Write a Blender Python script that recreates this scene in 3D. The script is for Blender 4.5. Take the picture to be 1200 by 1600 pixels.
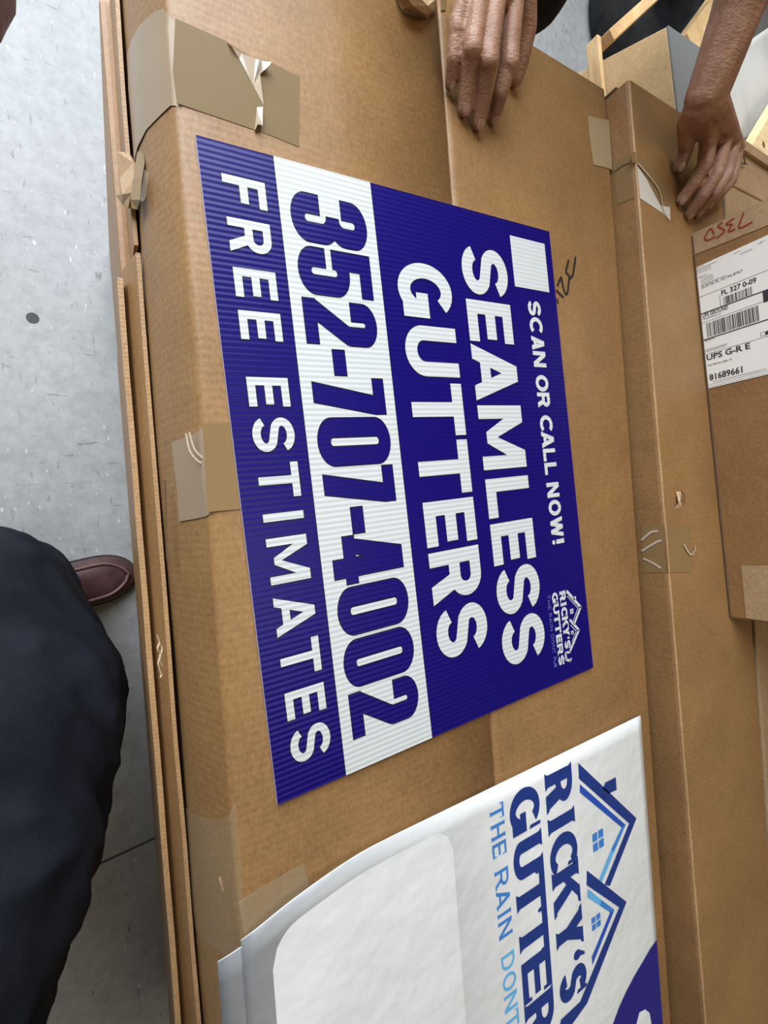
import bpy, bmesh, math, random
from mathutils import Vector, Matrix, noise
for o in list(bpy.data.objects): bpy.data.objects.remove(o)
S = bpy.context.scene
C = S.collection
random.seed(7)
PI = math.pi
# ------------------------------------------------------------------ camera
# metres; z = 0 is the printed face of the yard sign lying on the box stack, the floor is at FZ
FZ = -0.72
CAM = Vector((-0.3230, -0.0482, 0.4280)); F = 721.9
RT = Vector((0.86600, -0.07522, 0.49436)); UP = Vector((0.06923, 0.99714, 0.03043)); FW = Vector((0.49523, -0.00787, -0.86873))
cd = bpy.data.cameras.new('camera'); cam = bpy.data.objects.new('camera', cd); C.objects.link(cam)
cd.sensor_fit = 'VERTICAL'; cd.sensor_height = 36; cd.lens = F / 1600 * 36; cd.clip_start = 0.01
M3 = Matrix((RT, UP, -FW)).transposed()
cam.matrix_world = Matrix.Translation(CAM) @ M3.to_4x4()
S.camera = cam
# ------------------------------------------------------------------ light
wd = bpy.data.worlds.new('world'); S.world = wd; wd.use_nodes = True
wd.node_tree.nodes['Background'].inputs[0].default_value = (1.0, 0.88, 0.68, 1)
wd.node_tree.nodes['Background'].inputs[1].default_value = 0.10
def area(name, loc, aim, sx, sy, power, col):
    l = bpy.data.lights.new(name, 'AREA'); l.shape = 'RECTANGLE'; l.size = sx; l.size_y = sy; l.energy = power; l.color = col
    o = bpy.data.objects.new(name, l); C.objects.link(o); o.location = loc
    o.rotation_euler = (Vector(aim) - Vector(loc)).to_track_quat('-Z', 'Y').to_euler()
    return o
area('open_bay_door_daylight', (-0.8, 2.25, 1.35), (0.0, 0.3, -0.2), 3.0, 2.4, 240, (0.83, 0.915, 1.0))
area('warm_fill_overhead', (0.4, -0.6, 4.2), (0.2, 0, 0), 2.0, 2.0, 42, (1.0, 0.82, 0.56))  # warm fill added from above, no such lamp in view
S.view_settings.view_transform = 'Standard'; S.view_settings.look = 'None'; S.view_settings.gamma = 1
S.view_settings.use_curve_mapping = False; S.view_settings.exposure = 0.0
# ------------------------------------------------------------------ helpers
def at(px, py, z=None, x=None):
    d = FW + RT * ((px - 600) / F) + UP * ((800 - py) / F)
    t = (z - CAM.z) / d.z if x is None else (x - CAM.x) / d.x
    return CAM + d * t
def on_plane(px, py, p0, n):
    d = FW + RT * ((px - 600) / F) + UP * ((800 - py) / F)
    return CAM + d * ((p0 - CAM).dot(n) / d.dot(n))
MATS = {}
class NT:
    def __init__(s, name):
        s.m = bpy.data.materials.new(name); s.m.use_nodes = True; s.t = s.m.node_tree
        s.b = s.t.nodes['Principled BSDF']; MATS[name] = s.m
    def n(s, typ, **kw):
        k = s.t.nodes.new(typ)
        for a, v in kw.items():
            if a.startswith('i_'):
                key = a[2:]; key = int(key) if key.isdigit() else key.replace('_', ' ')
                k.inputs[key].default_value = v
            else: setattr(k, a, v)
        return k
    def l(s, a, b): s.t.links.new(a, b)
    def coords(s, scale=(1, 1, 1), rot=(0, 0, 0)):
        c = s.n('ShaderNodeTexCoord'); m = s.n('ShaderNodeMapping'); m.inputs['Scale'].default_value = scale
        m.inputs['Rotation'].default_value = rot
        s.l(c.outputs['Object'], m.inputs['Vector']); return m.outputs[0]
    def noise(s, vec, scale, detail=4, rough=.6):
        k = s.n('ShaderNodeTexNoise', i_Scale=scale, i_Detail=detail, i_Roughness=rough); s.l(vec, k.inputs['Vector']); return k.outputs['Fac']
    def ramp(s, fac, stops):
        k = s.n('ShaderNodeValToRGB'); e = k.color_ramp.elements
        while len(e) < len(stops): e.new(0.5)
        for i, (p, c) in enumerate(stops): e[i].position = p; e[i].color = (*c, 1)
        s.l(fac, k.inputs[0]); return k.outputs[0]
    def bump(s, h, strength, dist, prev=None):
        k = s.n('ShaderNodeBump', i_Strength=strength, i_Distance=dist); s.l(h, k.inputs['Height'])
        if prev: s.l(prev, k.inputs['Normal'])
        return k.outputs[0]
    def set(s, **kw):
        for a, v in kw.items(): s.b.inputs[a.replace('_', ' ')].default_value = v
def plain(name, col, rough=.5, **kw):
    t = NT(name); t.set(Base_Color=(*col, 1), Roughness=rough, **kw); return t.m
def srgb(r, g, b):
    f = lambda c: (c / 255 / 12.92) if c / 255 <= .04045 else ((c / 255 + .055) / 1.055) ** 2.4
    return (f(r), f(g), f(b))
def cardboard(name, col, ribs=(0, 1, 0), rib_strength=.06, pitch=.0075):
    t = NT(name); v = t.coords()
    n1 = t.noise(v, 9, 5); n2 = t.noise(t.coords((260, 60, 260)), 1.0, 3); n3 = t.noise(v, 420, 2)
    dk = tuple(c * .86 for c in col); lt = tuple(min(1, c * 1.1) for c in col)
    c1 = t.ramp(n1, [(.3, dk), (.7, lt)])
    mx = t.n('ShaderNodeMix', data_type='RGBA', blend_type='MULTIPLY'); mx.inputs['Factor'].default_value = .38
    t.l(c1, mx.inputs['A']); t.l(t.ramp(n2, [(.25, (.72, .70, .68)), (.75, (1, 1, 1))]), mx.inputs['B'])
    mg = t.n('ShaderNodeMix', data_type='RGBA', blend_type='MULTIPLY'); mg.inputs['Factor'].default_value = .75
    t.l(mx.outputs['Result'], mg.inputs['A']); t.l(t.ramp(t.noise(t.coords((1, .6, 1)), 330, 3, .65), [(.32, (.74, .72, .68)), (.68, (1.12, 1.12, 1.12))]), mg.inputs['B'])
    t.l(mg.outputs['Result'], t.b.inputs['Base Color'])
    w = t.n('ShaderNodeTexWave', wave_type='BANDS', bands_direction='Y' if ribs[1] else ('X' if ribs[0] else 'Z'))
    w.inputs['Scale'].default_value = 2 * PI / 20 / pitch; w.inputs['Distortion'].default_value = .35; w.inputs['Detail'].default_value = 1
    t.l(v, w.inputs['Vector'])
    b1 = t.bump(w.outputs['Fac'], rib_strength, .0012); b2 = t.bump(n3, .18, .0006, b1); b3 = t.bump(n1, .25, .006, b2)
    t.l(b3, t.b.inputs['Normal']); t.set(Roughness=.46); t.b.inputs['Specular IOR Level'].default_value = .42
    return t.m
KRAFT = (.310, .168, .064)
cardboard('kraft', KRAFT)
cardboard('kraft_side', (.34, .18, .07), rib_strength=.03)
cardboard('kraft_dark', (.29, .155, .062), ribs=(0, 1, 0))
cardboard('kraft_lit', (.66, .45, .23), rib_strength=.02)  # direct light on the lidded box's side, put into the colour
cardboard('kraft_pale', (.44, .29, .16), rib_strength=.02)
cardboard('kraft_parcel', (.30, .155, .062), rib_strength=.02)
cardboard('kraft_edge', (.42, .25, .12), rib_strength=.10, pitch=.0045)
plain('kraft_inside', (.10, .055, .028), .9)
def tape(name, col, rough=.22, alpha=1, spec=.25):
    t = NT(name); v = t.coords(); n = t.noise(v, 60, 3); n2 = t.noise(v, 7, 2)
    t.l(t.bump(n2, .35, .004, t.bump(n, .12, .0012)), t.b.inputs['Normal'])
    t.set(Base_Color=(*col, 1), Roughness=rough, Alpha=alpha); t.b.inputs['Specular IOR Level'].default_value = spec; return t.m
tape('tape_brown', (.20, .135, .066), .55, 1, .12)
tape('tape_side_sheen', (.30, .215, .135), .3)  # paler than the tape on top: reflected daylight put into its colour
tape('tape_olive', (.24, .150, .066), .3, 1, .15)
tape('tape_clear', (.48, .36, .22), .14, .26)
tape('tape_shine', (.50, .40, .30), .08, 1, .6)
# sign print: flutes of the corrugated plastic run across the sheet
def fluted(name, col, rough=.34):
    t = NT(name); v = t.coords(); w = t.n('ShaderNodeTexWave', wave_type='BANDS', bands_direction='X', wave_profile='SIN')
    w.inputs['Scale'].default_value = 2 * PI / 20 / .0054; t.l(v, w.inputs['Vector'])
    n = t.noise(v, 900, 2)
    t.l(t.bump(n, .08, .0004, t.bump(w.outputs['Fac'], .22, .0009)), t.b.inputs['Normal'])
    t.set(Base_Color=(*col, 1), Roughness=rough); t.b.inputs['Specular IOR Level'].default_value = .25
    return t.m
fluted('sign_blue', (.005, .002, .125)); fluted('sign_white', (.57, .59, .585), .55); fluted('sign_black', (.008, .008, .02))
fluted('sign_pale', (.16, .17, .50))
plain('sign_edge', (.55, .55, .75), .4)
# banner vinyl
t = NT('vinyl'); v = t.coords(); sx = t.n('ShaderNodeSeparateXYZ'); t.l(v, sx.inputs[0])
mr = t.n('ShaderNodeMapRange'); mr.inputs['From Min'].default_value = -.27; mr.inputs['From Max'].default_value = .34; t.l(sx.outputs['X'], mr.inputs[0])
t.l(t.ramp(mr.outputs[0], [(0, (.20, .20, .205)), (.12, (.32, .32, .32)), (.38, (.58, .58, .575)), (.6, (.78, .78, .77)), (1, (.66, .665, .65))]), t.b.inputs['Base Color'])  # printed grey gradient; the dark left end also holds the slope's shade
n1 = t.noise(v, 14, 3); wv = t.n('ShaderNodeTexChecker', i_Scale=900); t.l(v, wv.inputs[0])
t.l(t.bump(n1, .5, .006, t.bump(wv.outputs['Fac'], .12, .0004)), t.b.inputs['Normal']); t.set(Roughness=.36)
def vinyl_ink(name, col):
    t = NT(name); v = t.coords(); t.l(t.bump(t.noise(v, 14, 3), .5, .006), t.b.inputs['Normal']); t.set(Base_Color=(*col, 1), Roughness=.36); return t.m
vinyl_ink('vinyl_panel', (.74, .74, .74)); vinyl_ink('ink_navy', (.012, .035, .20)); vinyl_ink('ink_royal', (.020, .075, .42))
vinyl_ink('ink_mid', (.045, .20, .56)); vinyl_ink('ink_sky', (.12, .42, .72)); vinyl_ink('ink_violet', (.016, .012, .185)); vinyl_ink('vinyl_edge', (.85, .85, .85))
# concrete
t = NT('concrete'); v = t.coords(); a = t.noise(v, 2.2, 6, .6); b = t.noise(v, 40, 4, .7); c = t.noise(t.coords((9, 40, 9), (0, 0, .5)), 3, 3, .5)
m1 = t.n('ShaderNodeMix', data_type='RGBA', blend_type='MULTIPLY'); m1.inputs['Factor'].default_value = .8
t.l(t.ramp(a, [(.3, (.25, .25, .245)), (.7, (.36, .36, .355))]), m1.inputs['A']); t.l(t.ramp(b, [(.3, (.72, .72, .72)), (.62, (1, 1, 1))]), m1.inputs['B'])
m2 = t.n('ShaderNodeMix', data_type='RGBA', blend_type='MULTIPLY'); m2.inputs['Factor'].default_value = .6
t.l(m1.outputs['Result'], m2.inputs['A']); t.l(t.ramp(c, [(.24, (.35, .35, .36)), (.33, (1, 1, 1))]), m2.inputs['B'])
m3 = t.n('ShaderNodeMix', data_type='RGBA', blend_type='SCREEN'); m3.inputs['Factor'].default_value = .55
t.l(m2.outputs['Result'], m3.inputs['A']); t.l(t.ramp(t.noise(t.coords((60, 22, 60), (0, 0, -.6)), 1.6, 3, .5), [(.68, (0, 0, 0)), (.76, (.7, .7, .68))]), m3.inputs['B'])
m4 = t.n('ShaderNodeMix', data_type='RGBA', blend_type='MULTIPLY'); m4.inputs['Factor'].default_value = .6
t.l(m3.outputs['Result'], m4.inputs['A']); t.l(t.ramp(t.noise(t.coords((70, 18, 60), (0, 0, .25)), 1.5, 3, .55), [(.27, (.3, .3, .31)), (.36, (1, 1, 1))]), m4.inputs['B'])
t.l(m4.outputs['Result'], t.b.inputs['Base Color']); t.l(t.ramp(a, [(.3, (.42,) * 3), (.7, (.60,) * 3)]), t.b.inputs['Roughness'])
t.l(t.bump(b, .12, .002), t.b.inputs['Normal'])
# wood
def wood(name, c1, c2, sc):
    t = NT(name); v = t.coords(sc); n = t.noise(v, 6, 5, .6)
    t.l(t.ramp(n, [(.3, c1), (.7, c2)]), t.b.inputs['Base Color']); t.l(t.bump(n, .2, .003), t.b.inputs['Normal']); t.set(Roughness=.6); return t.m
wood('pine', (.50, .30, .13), (.72, .49, .25), (3, 3, 14)); wood('pine_pale', (.66, .46, .22), (.86, .66, .38), (4, 12, 12))
plain('knot', (.22, .10, .04), .7)
# skin, cloth, leather, rubber
t = NT('skin'); v = t.coords(); n1 = t.noise(v, 34, 4); n2 = t.noise(t.coords((120, 420, 260)), 1.0, 3, .55); n3 = t.noise(v, 700, 2)
t.l(t.ramp(n1, [(.3, (.26, .125, .075)), (.7, (.41, .225, .145))]), t.b.inputs['Base Color'])
t.l(t.bump(n3, .25, .0006, t.bump(n2, .55, .0022)), t.b.inputs['Normal']); t.set(Roughness=.5)
t.b.inputs['Subsurface Weight'].default_value = .08; t.b.inputs['Subsurface Radius'].default_value = (.008, .003, .0015)
plain('nail', (.42, .26, .20), .3)
t = NT('denim'); v = t.coords(); n = t.noise(v, 9, 4); g = t.noise(t.coords((900, 900, 300)), 1, 2)
mx = t.n('ShaderNodeMix', data_type='RGBA', blend_type='MULTIPLY'); mx.inputs['Factor'].default_value = .7
t.l(t.ramp(n, [(.3, (.007, .008, .013)), (.7, (.017, .020, .028))]), mx.inputs['A']); t.l(t.ramp(g, [(.3, (.5, .5, .5)), (.7, (1, 1, 1))]), mx.inputs['B'])
t.l(mx.outputs['Result'], t.b.inputs['Base Color']); t.l(t.bump(g, .4, .001), t.b.inputs['Normal']); t.set(Roughness=.9); t.b.inputs['Specular IOR Level'].default_value = .12
plain('black_cloth', (.008, .008, .010), .9); plain('dark_trousers', (.02, .02, .024), .9)
t = NT('leather'); v = t.coords(); n = t.noise(v, 30, 4); t.l(t.ramp(n, [(.3, (.040, .018, .018)), (.7, (.085, .040, .038))]), t.b.inputs['Base Color']); t.l(t.bump(n, .15, .001), t.b.inputs['Normal']); t.set(Roughness=.42)
plain('leather_welt', (.13, .065, .058), .45); plain('rubber_sole', (.02, .014, .012), .7)
t = NT('rubber'); v = t.coords(); n = t.noise(v, 20, 4); t.l(t.ramp(n, [(.3, (.006, .006, .006)), (.7, (.016, .0155, .015))]), t.b.inputs['Base Color']); t.set(Roughness=.85); t.b.inputs['Specular IOR Level'].default_value = .2
plain('rim_steel', (.02, .022, .025), .5, Metallic=.6)
t = NT('white_wrap'); v = t.coords(); n = t.noise(v, 5, 3); t.l(t.bump(n, .4, .02), t.b.inputs['Normal']); t.set(Base_Color=(.46, .44, .41, 1), Roughness=.5)
plain('grey_board', (.17, .17, .165), .6); plain('paper', (.58, .53, .46), .6); plain('label_white', (.84, .80, .74), .5); plain('print_black', (.035, .03, .035), .6)
plain('print_grey', (.22, .21, .21), .6); plain('marker_black', (.012, .012, .014), .5); plain('marker_red', (.26, .025, .014), .5)
plain('wire', (.22, .21, .20), .35, Metallic=.8); plain('torn', (.55, .39, .24), .85); plain('residue', (.33, .235, .13), .6)
plain('joint_dark', (.06, .06, .055), .9)

def link(name, me, mats, parent=None):
    o = bpy.data.objects.new(name, me); C.objects.link(o)
    for m in ([mats] if isinstance(mats, str) else mats): me.materials.append(MATS[m])
    if parent is not None:
        o.parent = parent
        if parent.get('_inv', 1): o.matrix_parent_inverse = Matrix.Translation(parent.get('_loc', (0, 0, 0))).inverted()
    return o
def mesh(name, verts, faces, mats, parent=None, smooth=False, midx=None):
    me = bpy.data.meshes.new(name); me.from_pydata([tuple(v) for v in verts], [], faces); me.update()
    o = link(name, me, mats, parent)
    if midx: me.polygons.foreach_set('material_index', midx)
    if smooth: me.polygons.foreach_set('use_smooth', [True] * len(me.polygons))
    return o
def from_bm(name, bm, mats, parent=None, smooth=False):
    me = bpy.data.meshes.new(name); bmesh.ops.recalc_face_normals(bm, faces=bm.faces); bm.to_mesh(me); bm.free()
    o = link(name, me, mats, parent)
    if smooth: me.polygons.foreach_set('use_smooth', [True] * len(me.polygons))
    return o
def thing(name, label, cat, loc, group=None):
    o = bpy.data.objects.new(name, None); C.objects.link(o); o.location = loc; o.empty_display_size = .05
    o['label'] = label; o['category'] = cat; o['_loc'] = tuple(loc)
    if group: o['group'] = group
    return o
def tag(o, label, cat, group=None):
    o['label'] = label; o['category'] = cat
    if group: o['group'] = group
    return o
def cuboid(bm, cs, bev=0, seg=2):
    """eight corners: bottom four in order, then top four"""
    vs = [bm.verts.new(c) for c in cs]
    fs = [bm.faces.new([vs[i] for i in q]) for q in ((3, 2, 1, 0), (4, 5, 6, 7), (0, 1, 5, 4), (1, 2, 6, 5), (2, 3, 7, 6), (3, 0, 4, 7))]
    if bev: bmesh.ops.bevel(bm, geom=list({e for f in fs for e in f.edges}), offset=bev, segments=seg, profile=.6, affect='EDGES')
def box(name, mat, x0, x1, y0, y1, z0, z1, parent=None, bev=0, seg=2, smooth=False):
    bm = bmesh.new(); cuboid(bm, [(x0, y0, z0), (x1, y0, z0), (x1, y1, z0), (x0, y1, z0), (x0, y0, z1), (x1, y0, z1), (x1, y1, z1), (x0, y1, z1)], bev, seg)
    return from_bm(name, bm, mat, parent, smooth)
def hexa(name, mat, low, high, parent=None, bev=0):
    bm = bmesh.new(); cuboid(bm, list(low) + list(high), bev); return from_bm(name, bm, mat, parent)
def slab(name, pts, th, mat, parent=None, n=Vector((0, 0, 1))):
    """flat polygon with a real thickness, raised along n"""
    k = len(pts); P = [Vector(p) for p in pts]; V = P + [p + n * th for p in P]
    return mesh(name, V, [tuple(range(k, 2 * k)), tuple(reversed(range(k)))] + [(i, (i + 1) % k, k + (i + 1) % k, k + i) for i in range(k)], mat, parent)
def ribbon(name, strokes, w, mat, parent=None, n=Vector((0, 0, 1)), lift=.0004):
    V = []; Fc = []
    for st in strokes:
        P = smooth_line([Vector(p) for p in st], 4); b = len(V)
        for i, p in enumerate(P):
            d = (P[min(i + 1, len(P) - 1)] - P[max(i - 1, 0)]).normalized(); s = n.cross(d) * w / 2
            V += [p + s + n * lift, p - s + n * lift]
            if i: Fc.append((b + 2 * i - 2, b + 2 * i - 1, b + 2 * i + 1, b + 2 * i))
    return mesh(name, V, Fc, mat, parent)
def smooth_line(P, k):
    out = []
    for i in range(len(P) - 1):
        p0, p1, p2, p3 = P[max(i - 1, 0)], P[i], P[i + 1], P[min(i + 2, len(P) - 1)]
        for j in range(k):
            t = j / k
            out.append(.5 * ((2 * p1) + (p2 - p0) * t + (2 * p0 - 5 * p1 + 4 * p2 - p3) * t * t + (3 * p1 - p0 - 3 * p2 + p3) * t ** 3))
    return out + [P[-1]]
def tube(bm, pts, rad, seg=12, cap=True):
    P = [Vector(p) for p in pts]; R = rad if isinstance(rad, (list, tuple)) else [rad] * len(P)
    ring = []; prev = None
    for i, p in enumerate(P):
        d = (P[min(i + 1, len(P) - 1)] - P[max(i - 1, 0)]).normalized()
        a = (prev - d * prev.dot(d)).normalized() if prev else d.orthogonal().normalized()
        prev = a; b = d.cross(a)
        r = R[i]; ra, rb = (r if isinstance(r, tuple) else (r, r))
        ring.append([bm.verts.new(p + a * ra * math.cos(2 * PI * j / seg) + b * rb * math.sin(2 * PI * j / seg)) for j in range(seg)])
    for q, r2 in zip(ring, ring[1:]):
        for j in range(seg): bm.faces.new((q[j], q[(j + 1) % seg], r2[(j + 1) % seg], r2[j]))
    if cap: bm.faces.new(list(reversed(ring[0]))); bm.faces.new(ring[-1])
def hull(bm, balls, sub=2):
    b2 = bmesh.new()
    for c, r in balls: bmesh.ops.create_icosphere(b2, subdivisions=sub, radius=r, matrix=Matrix.Translation(c))
    h = bmesh.ops.convex_hull(b2, input=b2.verts)
    kill = [e for e in set(h['geom_interior']) | set(h['geom_unused']) if isinstance(e, bmesh.types.BMVert)]
    bmesh.ops.delete(b2, geom=kill, context='VERTS')
    me = bpy.data.meshes.new('tmp'); b2.to_mesh(me); b2.free(); bm.from_mesh(me); bpy.data.meshes.remove(me)
def remeshed(name, bm, voxel, mat, parent, iters=4, fac=.5):
    me = bpy.data.meshes.new('tmp'); bm.to_mesh(me); bm.free(); o = bpy.data.objects.new('tmp', me); C.objects.link(o)
    r = o.modifiers.new('r', 'REMESH'); r.mode = 'VOXEL'; r.voxel_size = voxel
    s = o.modifiers.new('s', 'SMOOTH'); s.iterations = iters; s.factor = fac
    ev = o.evaluated_get(bpy.context.evaluated_depsgraph_get()); m2 = bpy.data.meshes.new_from_object(ev)
    bpy.data.objects.remove(o); bpy.data.meshes.remove(me); m2.name = name
    m2.materials.clear(); ob = link(name, m2, mat, parent)
    m2.polygons.foreach_set('use_smooth', [True] * len(m2.polygons)); return ob
# ------------------------------------------------------------------ lettering: glyphs as heavy strokes in a box w wide and 1 high
def arc(cx, cy, rx, ry, a0, a1, n=18):
    return [(cx + rx * math.cos(math.radians(a0 + (a1 - a0) * i / n)), cy + ry * math.sin(math.radians(a0 + (a1 - a0) * i / n))) for i in range(n + 1)]
def rpath(P, r, n=7, closed=False):
    """polyline with circular rounded corners"""
    out = []; k = len(P)
    for i in range(k):
        if not closed and i in (0, k - 1): out.append(P[i]); continue
        p = Vector(P[i]); a = Vector(P[i - 1]) - p; b = Vector(P[(i + 1) % k]) - p
        la = a.length * (.5 if (closed or i > 1) else .98); lb = b.length * (.5 if (closed or i < k - 2) else .98)
        a.normalize(); b.normalize(); half = a.angle(b) / 2
        q = min(r / math.tan(half), la, lb); rr = q * math.tan(half)
        c = p + (a + b).normalized() * (rr / math.sin(half)); A = p + a * q; B = p + b * q
        a0 = math.atan2(A.y - c.y, A.x - c.x); a1 = math.atan2(B.y - c.y, B.x - c.x); d = (a1 - a0 + PI) % (2 * PI) - PI
        out += [(c.x + rr * math.cos(a0 + d * j / n), c.y + rr * math.sin(a0 + d * j / n)) for j in range(n + 1)]
    return out
def glyph(ch, w, t):
    h = t / 2; s = lambda *p: ('s', list(p), False); po = lambda *p: ('p', list(p))
    if ch == 'I': return [s((w / 2, 0), (w / 2, 1))]
    if ch == 'L': return [s((h, 1), (h, h), (w, h))]
    if ch == 'E': return [s((w, 1 - h), (h, 1 - h), (h, h), (w, h)), s((h, .5), (w * .93, .5))]
    if ch == 'F': return [s((w, 1 - h), (h, 1 - h), (h, 0)), s((h, .47), (w * .9, .47))]
    if ch == 'T': return [s((0, 1 - h), (w, 1 - h)), s((w / 2, 0), (w / 2, 1 - h))]
    if ch == 'H': return [s((h, 0), (h, 1)), s((w - h, 0), (w - h, 1)), s((h, .5), (w - h, .5))]
    if ch == 'M':
        yb = .14; q = .42 * t
        return [s((h, 0), (h, 1)), s((w - h, 0), (w - h, 1)), po((0, 1), (t * 1.3, 1), (w / 2 + q, yb), (w / 2 - q, yb)), po((w, 1), (w / 2 + q, yb), (w / 2 - q, yb), (w - t * 1.3, 1))]
    if ch == 'N': return [s((h, 0), (h, 1)), s((w - h, 0), (w - h, 1)), po((0, 1), (t * 1.2, 1), (w, 0), (w - t * 1.2, 0))]
    if ch == 'A':
        a = t * .58
        return [po((0, 0), (1.1 * t, 0), (w / 2 + a, 1), (w / 2 - a, 1)), po((w, 0), (w / 2 + a, 1), (w / 2 - a, 1), (w - 1.1 * t, 0)), s((w * .24, .27), (w * .76, .27))]
    if ch == 'W':
        a = t * .52; q = w * .29; c = w / 2
        return [po((0, 1), (1.05 * t, 1), (q + a, 0), (q - a, 0)), po((c - a, 1), (c + a, 1), (q + a, 0), (q - a, 0)), po((c - a, 1), (c + a, 1), (w - q + a, 0), (w - q - a, 0)), po((w - 1.05 * t, 1), (w, 1), (w - q + a, 0), (w - q - a, 0))]
    if ch == 'Y':
        a = t * .5
        return [po((0, 1), (1.12 * t, 1), (w / 2 + a, .40), (w / 2 - a, .40)), po((w, 1), (w - 1.12 * t, 1), (w / 2 - a, .40), (w / 2 + a, .40)), s((w / 2, 0), (w / 2, .46))]
    if ch == 'K': return [s((h, 0), (h, 1)), po((t * .8, .36), (t * .8, .62), (w - 1.2 * t, 1), (w, 1)), po((w * .36, .62), (w * .36 + t * .9, .72), (w, 0), (w - 1.2 * t, 0))]
    if ch == 'U': return [s(*([(h, 1)] + arc(w / 2, w / 2 * .95, w / 2 - h, w / 2 * .95 - h, 180, 360) + [(w - h, 1)]))]
    if ch == 'O': return [('s', arc(w / 2, .5, w / 2 - h, .5 - h, 0, 360, 32)[:-1], True)]
    if ch == 'C':
        rx = (w - 1.25 * h) / 1.72
        return [s(*arc(h + rx, .5, rx, .5 - h, 44, 316, 28))]
    if ch == 'G': return [s(*(arc(w / 2, .5, w / 2 - h, .5 - h, 45, 330, 28))), s((w - h, .06), (w - h, .46)), s((w * .55, .42), (w, .42))]
    if ch == 'S':
        ry = (1 - t) / 4; c = w / 2; rx = c - h
        up = arc(c, .5 + ry, rx, ry, 12, 232, 18); lo = arc(c, .5 - ry, rx, ry, 52, -168, 18)
        return [s(*(up + lo))]
    if ch in 'RPB':
        yb = .47 if ch == 'R' else .42; ry = (1 - yb) / 2 - h + h * .5
        top = 1 - h; low = yb; cy = (top + low) / 2; ry = (top - low) / 2; cx = w * .95 - h - ry
        g = [s((h, 0), (h, 1)), s(*([(h, top)] + arc(cx, cy, ry, ry, 90, -90, 12) + [(h, low)]))]
        if ch == 'R': g.append(po((w * .40, low + h * .4), (w * .40 + 1.2 * t, low + h * .4), (w, 0), (w - 1.25 * t, 0)))
        return g
    if ch == 'D': return [s((h, 0), (h, 1)), s(*([(h, 1 - h)] + arc(w * .45, .5, w * .55 - h, .5 - h, 90, -90, 16) + [(h, h)]))]
    if ch == '!': return [po((0, .34), (w, .34), (w, 1), (0, 1)), ('p', arc(w / 2, .12, w * .52, .125, 0, 330, 11))]
    if ch == "'": return [('p', arc(w / 2, .72, w * .5, .14, 0, 330, 11)), po((0, .74), (w * .55, .62), (w, 1), (w * .7, 1))]
    if ch == '0': return [('s', rpath([(h, h), (w - h, h), (w - h, 1 - h), (h, 1 - h)], (w - t) * .5, 8, True), True)]
    if ch == '3':
        r = (w - t) * .7
        return [s(*rpath([(h, .66), (h, 1 - h), (w - h, 1 - h), (w - h, .53), (w * .42, .53)], r)), s(*rpath([(w * .42, .53), (w - h, .53), (w - h, h), (h, h), (h, .36)], r))]
    if ch == '5': return [s((w * .97, 1 - h), (h, 1 - h), (h, .46)), s(*rpath([(h, .46), (h, .60), (w - h, .60), (w - h, h), (h, h), (h, .36)], (w - t) * .55))]
    if ch == '2': return [s(*rpath([(h, .64), (h, 1 - h), (w - h, 1 - h), (w - h, .58), (h, .13)], (w - t) * .6)), s((0, h), (w, h))]
    if ch == '7': return [s((0, 1 - h), (w, 1 - h)), po((w - t * 1.02, 1 - t), (w, 1 - t), (w * .14 + 1.05 * t, 0), (w * .14, 0))]
    if ch == '4': return [s((0, .235), (w, .235)), s((w * .66, 0), (w * .66, 1)), po((0, .16), (t * .95, .30), (w * .66 + h, 1), (w * .66 - t * .75, 1))]
    if ch == '-': return [po((0, 0), (w, 0), (w, 1), (0, 1))]
    return []
def serifs(ch, w, t):
    sw = t * .72; sh = .055; out = []
    def f(x, y):
        y0, y1 = (0, sh) if y == 0 else (1 - sh, 1)
        out.append(('p', [(x - sw, y0), (x + sw, y0), (x + t * .5, y0 + (.10 if y == 0 else sh)), (x - t * .5, y0 + (.10 if y == 0 else sh))] if y == 0 else [(x - sw, 1), (x + sw, 1), (x + t * .5, .90), (x - t * .5, .90)]))
    h = t / 2
    if ch == 'I': f(w / 2, 0); f(w / 2, 1)
    if ch in 'RK': f(h, 0); f(h, 1); f(w - h, 0)
    if ch == 'K': f(w - h, 1)
    if ch in 'TY': f(w / 2, 0)
    if ch == 'Y': f(h, 1); f(w - h, 1)
    if ch in 'EF': out.append(('p', [(w - t * .3, .70), (w, .70), (w, 1), (w - t * .3, 1)]))
    if ch == 'E': out.append(('p', [(w - t * .3, 0), (w, 0), (w, .28), (w - t * .3, .28)]))
    if ch == 'T': out.append(('p', [(0, .68), (t * .22, .72), (t * .3, 1), (0, 1)])); out.append(('p', [(w, .68), (w, 1), (w - t * .3, 1), (w - t * .22, .72)]))
    if ch == 'U': f(h, 1); f(w - h, 1)
    if ch in 'HN': [f(x, y) for x in (h, w - h) for y in (0, 1)]
    if ch == 'A': f(h, 0); f(w - h, 0)
    if ch in 'CGS': out.append(('p', [(w - t * .28, .64), (w, .60), (w, .98), (w - t * .28, .98)]))
    return out
def grow(poly, e):
    P = [Vector(p) for p in poly]; k = len(P)
    area2 = sum(P[i].x * P[(i + 1) % k].y - P[(i + 1) % k].x * P[i].y for i in range(k))
    if area2 < 0: P.reverse()
    if not e: return P
    out = []
    for i in range(k):
        a = (P[i] - P[i - 1]).normalized(); b = (P[(i + 1) % k] - P[i]).normalized()
        na = Vector((a.y, -a.x)); nb = Vector((b.y, -b.x)); m = na + nb
        m = m / max(m.length_squared / 2, .4); out.append(P[i] + m * e)
    return out
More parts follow.
